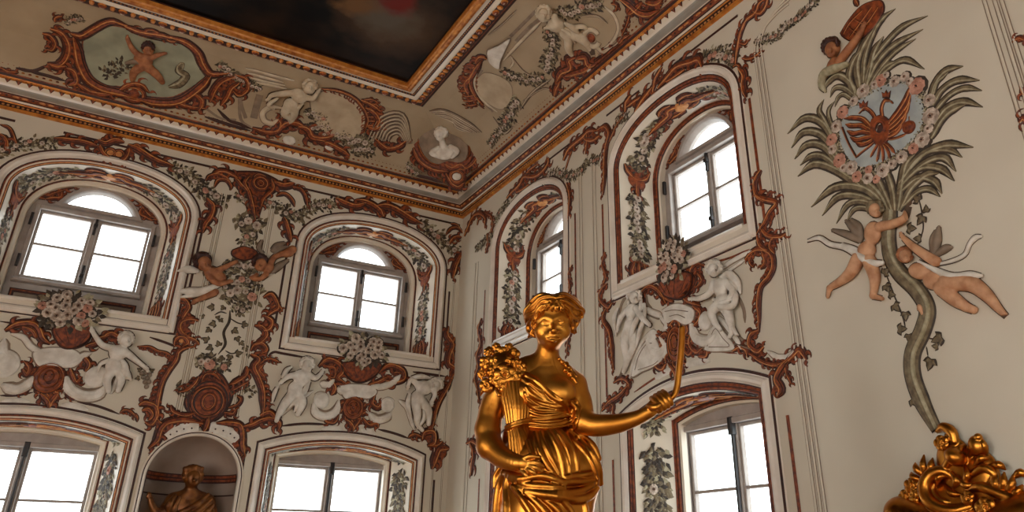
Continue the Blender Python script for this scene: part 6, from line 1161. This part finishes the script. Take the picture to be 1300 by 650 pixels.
for q in curls(245, 603, 11.5, 4, 15, 120, 420): (f.pt if q[0] in 'ts' else (lambda p, r, *a: f.pe(p, r, 2)))(*q[1:3])
for a in range(9): x = 236 + a * 2.4; f.pt([(x, 600, 9), (x + (a % 3 - 1) * 1.5, 595 - (a % 2), 10), (x + (a % 2) * 2 - 1, 591 + abs(a - 4) * .9, 7)], [2.4, 2.6, 1.6], .8)
np_(f.mesh('hair', 'bronze'))
f = SDF(NF, (-45, -14, -60), (40, 36, 25), .7)
for q, r in (([(264, 628), (250, 640), (232, 650), (214, 656)], 4), ([(268, 634), (252, 648), (234, 658), (212, 664)], 4), ([(270, 642), (254, 656), (234, 668), (212, 672)], 4), ([(222, 630), (214, 642), (212, 658), (214, 680)], 4.4), ([(228, 632), (222, 644), (222, 658), (224, 690)], 3.4), ([(270, 650), (258, 666), (238, 680), (216, 684)], 4.4), ([(268, 664), (252, 680), (230, 692)], 4.6)): f.fold(b0, q, [r * .6, r, r, r * .7], 2, .6, 4, 4)
np_(f.mesh('drapery', 'bronze'))
f = SDF(NF, (-40, -26, -132), (42, 34, -45), 1.2); f.tube([(0, 0, -40), (0, 0, -90), (0, 0, -116)], [19, 21, 24], 4); f.tube([(0, 0, -118), (0, 0, -124)], [28, 28], 3); np_(f.mesh('base', 'bronze'))

# ------------------------------------------------------------------ cove
KL, KR = Lift(CL, .005), Lift(CR, .005)
o = Orn('cove_cartouche', 'rust framed painted cartouche with a putto in the ceiling cove at upper left', 'painting', KL)
C_ = [(108, 48), (120, 40), (140, 33), (160, 36), (170, 42), (186, 48), (210, 53), (230, 56), (244, 64), (252, 80), (260, 96), (246, 108), (220, 122), (192, 122), (172, 118), (152, 109), (136, 108), (120, 98), (110, 80), (106, 60)]
o.blob(C_, 'panel', .005, 'rustdark', 2, 'painted_field'); o.st([(90, 42), (104, 46), (122, 36), (142, 27), (162, 32)], 10, up=.002); o.st([(158, 32), (176, 40), (200, 44), (222, 48)], 10); o.st([(216, 46), (236, 54), (250, 66), (257, 82), (268, 94), (292, 92)], 11); o.st([(268, 94), (254, 110), (228, 128), (198, 130), (172, 124)], 11); o.st([(172, 124), (150, 117), (130, 112), (112, 100), (102, 80), (98, 60), (94, 46)], 12)
o.st(C_[:6], 3, 'line', (1, 1)); o.st(C_[8:14], 3, 'line', (1, 1)); o.st(C_[14:] + C_[:1], 3, 'line', (1, 1)); o.ac([(150, 116), (164, 108), (178, 108), (190, 118)], 8); o.ring((170, 119), 12, 9, 6); o.disc((170, 119), 7, 6, 'rust', .03); o.ring((194, 41), 8, 5, 4); o.ac([(160, 36), (174, 38), (184, 42)], 6); o.ac([(206, 46), (216, 52), (224, 52)], 6)
o.ac([(64, 36), (78, 42), (86, 56), (84, 72), (74, 82), (60, 80)], 9, 1); o.ac([(54, 42), (64, 46), (69, 54), (66, 62), (58, 62)], 7); o.ac([(70, 28), (72, 22), (80, 20)], 5); o.ac([(62, 80), (72, 86), (84, 84)], 7); o.ac([(84, 86), (94, 92), (96, 104), (86, 108)], 8); o.ac([(98, 106), (112, 116), (130, 120), (140, 120)], 8, -1); o.st([(20, 86), (42, 90), (62, 82)], 3, 'dark'); o.st([(36, 90), (60, 96), (84, 103)], 3, 'dark'); o.ac([(0, 86), (10, 92), (24, 92)], 5)
o.ac([(298, 96), (282, 102), (272, 114), (266, 130)], 8, 1); o.ac([(304, 104), (294, 110), (288, 122), (280, 134)], 8); o.ac([(298, 94), (312, 100), (314, 112), (304, 120), (296, 114)], 7); o.ac([(246, 118), (256, 128), (252, 140)], 8); o.ac([(222, 130), (240, 136), (262, 138)], 6); o.gar([(84, 30), (92, 24), (104, 22)], 10, .9, .8); o.gar([(276, 82), (286, 86), (296, 94), (310, 104)], 13, .9, .9)
o.gar([(134, 96), (146, 86), (158, 80)], 20, .7, 0, frac=(.7, .3, 0)); o.st([(214, 110), (228, 106), (236, 96), (228, 90), (226, 82)], 10, 'frond', part='painted_field'); o.st([(226, 84), (232, 80), (230, 90)], 6, 'frond', part='painted_field'); o.st([(114, 54), (138, 50), (160, 46)], 1.6, 'dark', part='painted_field'); o.done()
putto('cherub', 'orange-brown painted putto riding inside the ceiling cove cartouche', KL and CL, (182, 80), 'skindark',
      face(188, 63, 7, 4, .2) + [('e', (182, 76, 3), (11, 9, 5)), ('t', [(176, 70, 4), (168, 62, 5), (162, 50, 4)], [4, 3.4, 2.4]), ('t', [(190, 74, 4), (200, 70, 5), (208, 68, 4)], [3.6, 3, 2]), ('t', [(180, 84, 3), (170, 92, 5), (168, 102, 3)], [6, 5, 3]), ('t', [(186, 84, 3), (198, 94, 5), (206, 104, 3)], [6, 5, 3.4])] + hand(162, 48, 100, 1.9, 4) + hand(209, 68, 10, 1.8, 4),
      ('rustdark', curls(188, 60, 7.4, 3, 10)), extra=[('drapery', 'stuccoshade', [('t', [(160, 80, 2), (172, 78, 4), (182, 82, 4)], [2, 3.4, 2])])])
o = Orn('cove_relief', 'pale stucco scene of scrolls and roses in the left cove between cartouche and corner medallion', 'relief', KL)
o.blob([(396, 120), (417, 115), (440, 120), (456, 132), (463, 146), (462, 160), (456, 170), (440, 176), (420, 172), (404, 160), (396, 142)], 'covelight', .008, 'stuccoshade', 1.5, 'stucco_scroll')
for a in range(8): o.ac([(462 + a * .6, 126 + a * 5.5), (472 + (3.5 - abs(a - 3.5)) * 1.5, 126 + a * 5.6), (480 + (3.5 - abs(a - 3.5)) * 2, 130 + a * 5.4)], 4)
for q, w in (([(308, 110), (306, 130), (312, 150)], 3), ([(262, 138), (280, 150), (300, 152)], 2), ([(330, 120), (326, 134), (322, 150)], 6), ([(402, 124), (420, 122), (438, 130), (450, 148)], 3), ([(400, 132), (416, 130), (430, 138), (440, 154)], 2.4), ([(398, 142), (412, 140), (424, 148), (430, 160)], 2)): o.st(q, w, 'shade', (1, 1))
o.ac([(408, 112), (428, 115), (446, 122), (460, 136), (466, 152), (462, 168)], 6, -1); o.ac([(464, 136), (474, 142), (480, 152), (474, 162)], 9, 1); o.ac([(458, 126), (470, 132), (482, 140)], 8); o.ac([(466, 160), (476, 164), (484, 160)], 8)
o.st([(358, 137), (344, 136), (334, 143), (336, 153), (346, 156), (354, 150)], 6, 'stone'); o.st([(304, 112), (304, 132), (306, 152), (318, 162)], 2.5, 'shade', (1, 1)); o.st([(276, 138), (290, 152), (306, 158), (320, 164)], 3, 'dark'); o.st([(260, 148), (290, 158), (318, 166)], 3, 'dark')
o.ac([(320, 162), (336, 168), (352, 167), (358, 156), (350, 148)], 7); o.ac([(352, 168), (362, 158), (374, 156), (386, 160)], 9); o.ac([(378, 160), (390, 164), (396, 174), (412, 176), (424, 172)], 10); o.ac([(396, 176), (416, 182), (432, 190), (444, 198)], 8); o.disc((367, 178), 8, 6, 'stucco', .02, part='stucco_scroll'); o.disc((418, 187), 6, 4, 'stucco', .02, part='stucco_scroll')
o.gar([(388, 142), (402, 146), (410, 152)], 12, 1, .2); o.gar([(388, 162), (406, 162), (418, 158)], 14, 1.1, .9); o.gar([(408, 168), (430, 172), (452, 178)], 13, 1.1, .8); o.gar([(440, 186), (454, 180), (470, 178)], 16, 1.1, 1.1); o.gar([(448, 192), (462, 190), (474, 192)], 13, 1.1, 1.1); o.gar([(286, 88), (300, 98), (316, 106), (330, 112)], 12, 1, .5)
for q in ([(312, 86), (334, 92), (356, 98), (374, 102)], [(314, 92), (336, 98), (360, 104)], [(318, 98), (340, 104), (362, 108)], [(326, 104), (344, 108), (364, 112)]): o.st(q, 4, 'stone')
for r, w in ((38, 5), (33, 4), (28, 5), (23, 4), (18, 5), (13, 4), (8, 4)): o.st([(500 - r * .85, 180 - r * .1), (500 - r * .42, 178 - r * .78), (505 + r * .15, 176 - r * .82), (513 + r * .25, 182)], w, 'shell'); 
o.ac([(476, 176), (490, 188), (506, 186), (516, 178)], 8); o.done()
putto('cherub', 'white stucco putto leaning over roses in the left ceiling cove', CL, (378, 125), 'covestucco',
      face(393, 112, 8, 5, .3) + [('e', (380, 122, 5), (11, 9, 6), -35), ('e', (370, 132, 4), (9, 8, 6)), ('t', [(374, 118, 5), (362, 118, 7), (346, 120, 5), (342, 124, 4)], [4.6, 4, 3, 2]), ('t', [(388, 124, 6), (398, 126, 7), (404, 118, 6)], [4.2, 3.4, 2.4]), ('t', [(366, 136, 4), (362, 144, 6), (370, 152, 4)], [6.4, 5, 3]), ('t', [(374, 136, 4), (374, 146, 5), (368, 156, 3)], [6, 4.6, 3])] + hand(341, 125, 200, 2, 5) + hand(405, 117, 60, 2, 6),
      ('covestucco', curls(394, 109, 8.4, 4, 12)), extra=[('drapery', 'covestucco', [('t', [(384, 132, 5), (378, 138, 6), (372, 144, 4)], [2, 3, 1.4]), ('t', [(352, 124, 3), (342, 132, 4), (348, 138, 3)], [2, 3, 1.4])])])
# corner medallion, a shield bridging the mitre of the cove
class Corner:
    n = np.array([-.56, -.56, -.61]) / np.linalg.norm([-.56, -.56, -.61]); a = np.array([1, -1, 0]) / sqrt(2); b = np.cross(a, n)
    o = np.array([DR - .80, DL - .80, 5.50 + 1.6]) + n * .10
    if b[2] < 0: b = -b
    def P(s, u, v, h=0.0): return tuple(s.o + s.a * u + s.b * v + s.n * h)
    def at(s, px, py, h=0.0):
        r = ray(px, py); k = np.dot(s.o - CAM, s.n) / np.dot(r, s.n); d = CAM + r * k - s.o; return (float(d @ s.a), float(d @ s.b))
KC = Corner(); o = Orn('corner_medallion', 'oval rust framed medallion with a pale bust in the corner of the cove', 'relief', KC)
o.blob([(530, 158), (548, 146), (570, 146), (592, 156), (604, 174), (602, 196), (590, 212), (566, 216), (542, 208), (528, 190), (524, 174)], 'rust', .14, 'rustdark', 2, h0=-.12); o.blob([(533, 178), (538, 166), (548, 160), (562, 159), (578, 164), (590, 174), (595, 188), (592, 202), (582, 206), (570, 204), (556, 208), (544, 202), (536, 190)], 'stuccoshade', .035, 'stucco', 1.5, 'medallion_field')
o.st([(531, 178), (537, 164), (550, 157), (566, 157), (582, 164), (594, 178), (597, 194), (592, 204)], 4, up=.03); o.st([(531, 180), (536, 194), (546, 205), (558, 210)], 4, up=.03); o.ac([(524, 184), (522, 166), (534, 152), (552, 144), (572, 146)], 7, 1, ends=(.8, .8)); o.ac([(596, 164), (606, 178), (606, 196), (596, 210), (578, 216)], 7, 1); o.ac([(524, 186), (532, 204), (550, 216), (570, 218)], 7, -1)
o.ac([(546, 146), (556, 138), (570, 146)], 7); o.ac([(564, 208), (574, 214), (584, 210), (592, 214)], 8); o.ring((580, 224), 9, 8, 6); o.disc((580, 224), 6, 5, 'stucco', .03, part='stucco_scroll'); o.ac([(566, 220), (572, 232), (582, 238), (590, 232)], 7); o.st([(526, 222), (544, 226), (562, 232)], 3, 'dark'); o.ac([(522, 188), (506, 184), (494, 190), (490, 200), (500, 208)], 8, 1); o.ac([(498, 206), (508, 212), (514, 204), (508, 196)], 6); o.gar([(500, 196), (512, 204), (520, 214), (530, 222)], 10, .8, .5)
o.ac([(602, 170), (614, 164), (626, 168), (632, 178), (640, 168), (644, 162)], 9, 1); o.gar([(612, 176), (618, 186), (628, 198)], 9, .8, .6)
o.done()
fr = KC; 
class CF(Frame): pass
MF = Frame.__new__(Frame); r_ = ray(564, 184); MF.A = np.array(KC.P(*KC.at(564, 184), .03)); MF.B = np.array([KC.a, KC.n, KC.b]); MF.s = float(np.dot(MF.A - CAM, CM[2]) / F); MF.o = (564, 184)
f = SDF(MF, (-30, 0, -28), (30, 14, 28), .6)
for q in face(559, 172, 7, 3, -.2) + curls(560, 169, 7.6, 2, 11) + [('t', [(561, 179, 2), (563, 186, 2)], [4, 5]), ('e', (565, 194, 1), (14, 9, 5)), ('t', [(556, 188, 3), (548, 194, 4), (558, 200, 4)], [3, 3.4, 2]), ('t', [(572, 186, 3), (580, 192, 4), (574, 200, 4)], [3, 3.4, 2])]:
    if q[0] == 'e': f.pe(q[1], q[2], 2)
    elif q[0] == 'x': f.pt(q[1], q[2], .6, sub=True)
    else: f.pt(q[1], q[2], 1.5)
o.attach(f.mesh('bust', 'stucco'))
# right cove
o = Orn('cove_relief', 'pale stucco scene of trumpet, scroll and rose garlands in the right cove', 'relief', KR)
for r, w in ((44, 5), (38, 4), (32, 5), (26, 4), (20, 5), (14, 4)): o.st([(548 + (40 - r) * .6, 142 + (40 - r) * .3), (566 + (40 - r) * .4, 142 + (40 - r) * .5), (586 - (40 - r) * .2, 152 + (40 - r) * .4), (610 - (40 - r) * .5, 168)], w, 'shell')
for q in ([(648, 46), (664, 30), (682, 12)], [(655, 52), (672, 34), (690, 20)], [(612, 88), (602, 104), (608, 122), (626, 142)]): o.st(q, 3, 'shade', (1, 1))
for q, w in (([(644, 66), (668, 92), (690, 96)], 2), ([(700, 100), (676, 118), (660, 140)], 3), ([(664, 128), (690, 112), (706, 118)], 2), ([(626, 148), (640, 168), (652, 160)], 3), ([(760, 70), (780, 58), (792, 44)], 3), ([(738, 20), (758, 20), (772, 30)], 3), ([(620, 44), (640, 28), (656, 12)], 2)): o.st(q, w, 'shell')
for a in range(9): o.ac([(608 - abs(a - 4) * .6, 84 + a * 6), (598 - (4 - abs(a - 4)) * 1.2, 86 + a * 6), (590 - (4 - abs(a - 4)) * 1.6, 82 + a * 6.5)], 4)
o.ac([(611, 76), (603, 90), (598, 102), (603, 118), (614, 132)], 9, 1, size=1.3); o.ac([(618, 74), (610, 72), (604, 80)], 8); o.ac([(600, 96), (592, 106), (596, 120)], 9, 1); o.st([(606, 92), (602, 104), (606, 118), (618, 132), (632, 142)], 4, 'stone'); o.blob([(606, 100), (616, 92), (634, 96), (648, 106), (650, 124), (638, 138), (622, 132), (608, 118)], 'covelight', .008, 'stuccoshade', 1, 'stucco_scroll')
o.st([(640, 76), (658, 56), (676, 38), (688, 26)], 4, 'stone'); o.blob([(620, 62), (634, 56), (648, 48), (642, 62), (636, 76), (634, 86), (624, 80), (620, 72)], 'stucco', .03, 'stuccoshade', 1.5, 'stucco_scroll'); o.st([(648, 70), (652, 78), (648, 86)], 3, 'stone')
o.gar([(692, 36), (700, 44), (702, 58), (698, 74), (692, 88)], 17, 1.1, .4); o.gar([(638, 90), (656, 98), (676, 102), (692, 98)], 14, 1, .5); o.gar([(656, 124), (650, 140), (640, 158)], 17, 1.1, .7); o.gar([(708, 12), (722, 16), (740, 10), (764, 4)], 17, 1.1, .8); o.gar([(640, 160), (630, 172), (622, 184)], 10, 1, .5)
o.ring((752, 48), 11, 11, 6, 'stone', -120, 190); o.disc((751, 48), 6, 6, 'rust', .02); o.st([(756, 58), (766, 66), (778, 60)], 5, 'stone'); o.st([(768, 8), (780, 20), (785, 36), (778, 52), (766, 62)], 4, 'stone')
o.ac([(706, 106), (712, 92), (724, 86), (722, 76), (732, 72)], 11); o.ac([(718, 96), (732, 92), (744, 88), (752, 80)], 10); o.ac([(732, 74), (744, 72), (748, 82), (758, 84)], 10); o.ac([(752, 84), (766, 80), (776, 70), (788, 64)], 10); o.ac([(704, 122), (706, 112), (712, 102)], 9); o.disc((749, 90), 4, 6, 'stucco', .02, part='stucco_scroll')
o.ac([(786, -4), (800, 6), (812, 16), (824, 18), (838, 12)], 11); o.ac([(798, 18), (806, 12), (816, 2)], 9); o.ac([(790, 44), (796, 30), (800, 16)], 4); o.ac([(820, 2), (832, 4), (842, -2)], 10); o.ac([(786, 56), (792, 48), (800, 44)], 5); o.ac([(776, 4), (784, 6), (782, 14)], 5)
o.done()
putto('cherub', 'white stucco putto blowing a trumpet in the right ceiling cove', CR, (712, 38), 'covestucco',
      face(690, 20, 8.5, 6, .1) + [('e', (706, 32, 5), (12, 10, 7), -30), ('e', (720, 42, 4), (11, 9, 6), -30), ('t', [(704, 22, 6), (706, 32, 9), (696, 34, 8)], [4.6, 4.2, 2.8]), ('t', [(730, 44, 5), (742, 52, 7), (750, 62, 5), (753, 70, 3)], [7, 5.6, 4, 2.6]), ('t', [(722, 50, 4), (722, 62, 6), (728, 72, 4)], [6.4, 5, 3])] + hand(694, 35, 200, 2.2, 8),
      ('covestucco', curls(690, 16, 9, 5, 12, 120, 400)), extra=[('drapery', 'covestucco', [('t', [(718, 30, 6), (728, 36, 8), (736, 44, 6)], [2.4, 3.6, 1.6]), ('t', [(714, 38, 8), (724, 44, 9), (730, 54, 6)], [2.2, 3, 1.4]), ('t', [(728, 34, 4), (740, 34, 5), (746, 38, 3)], [2.4, 3.4, 1.4])])])
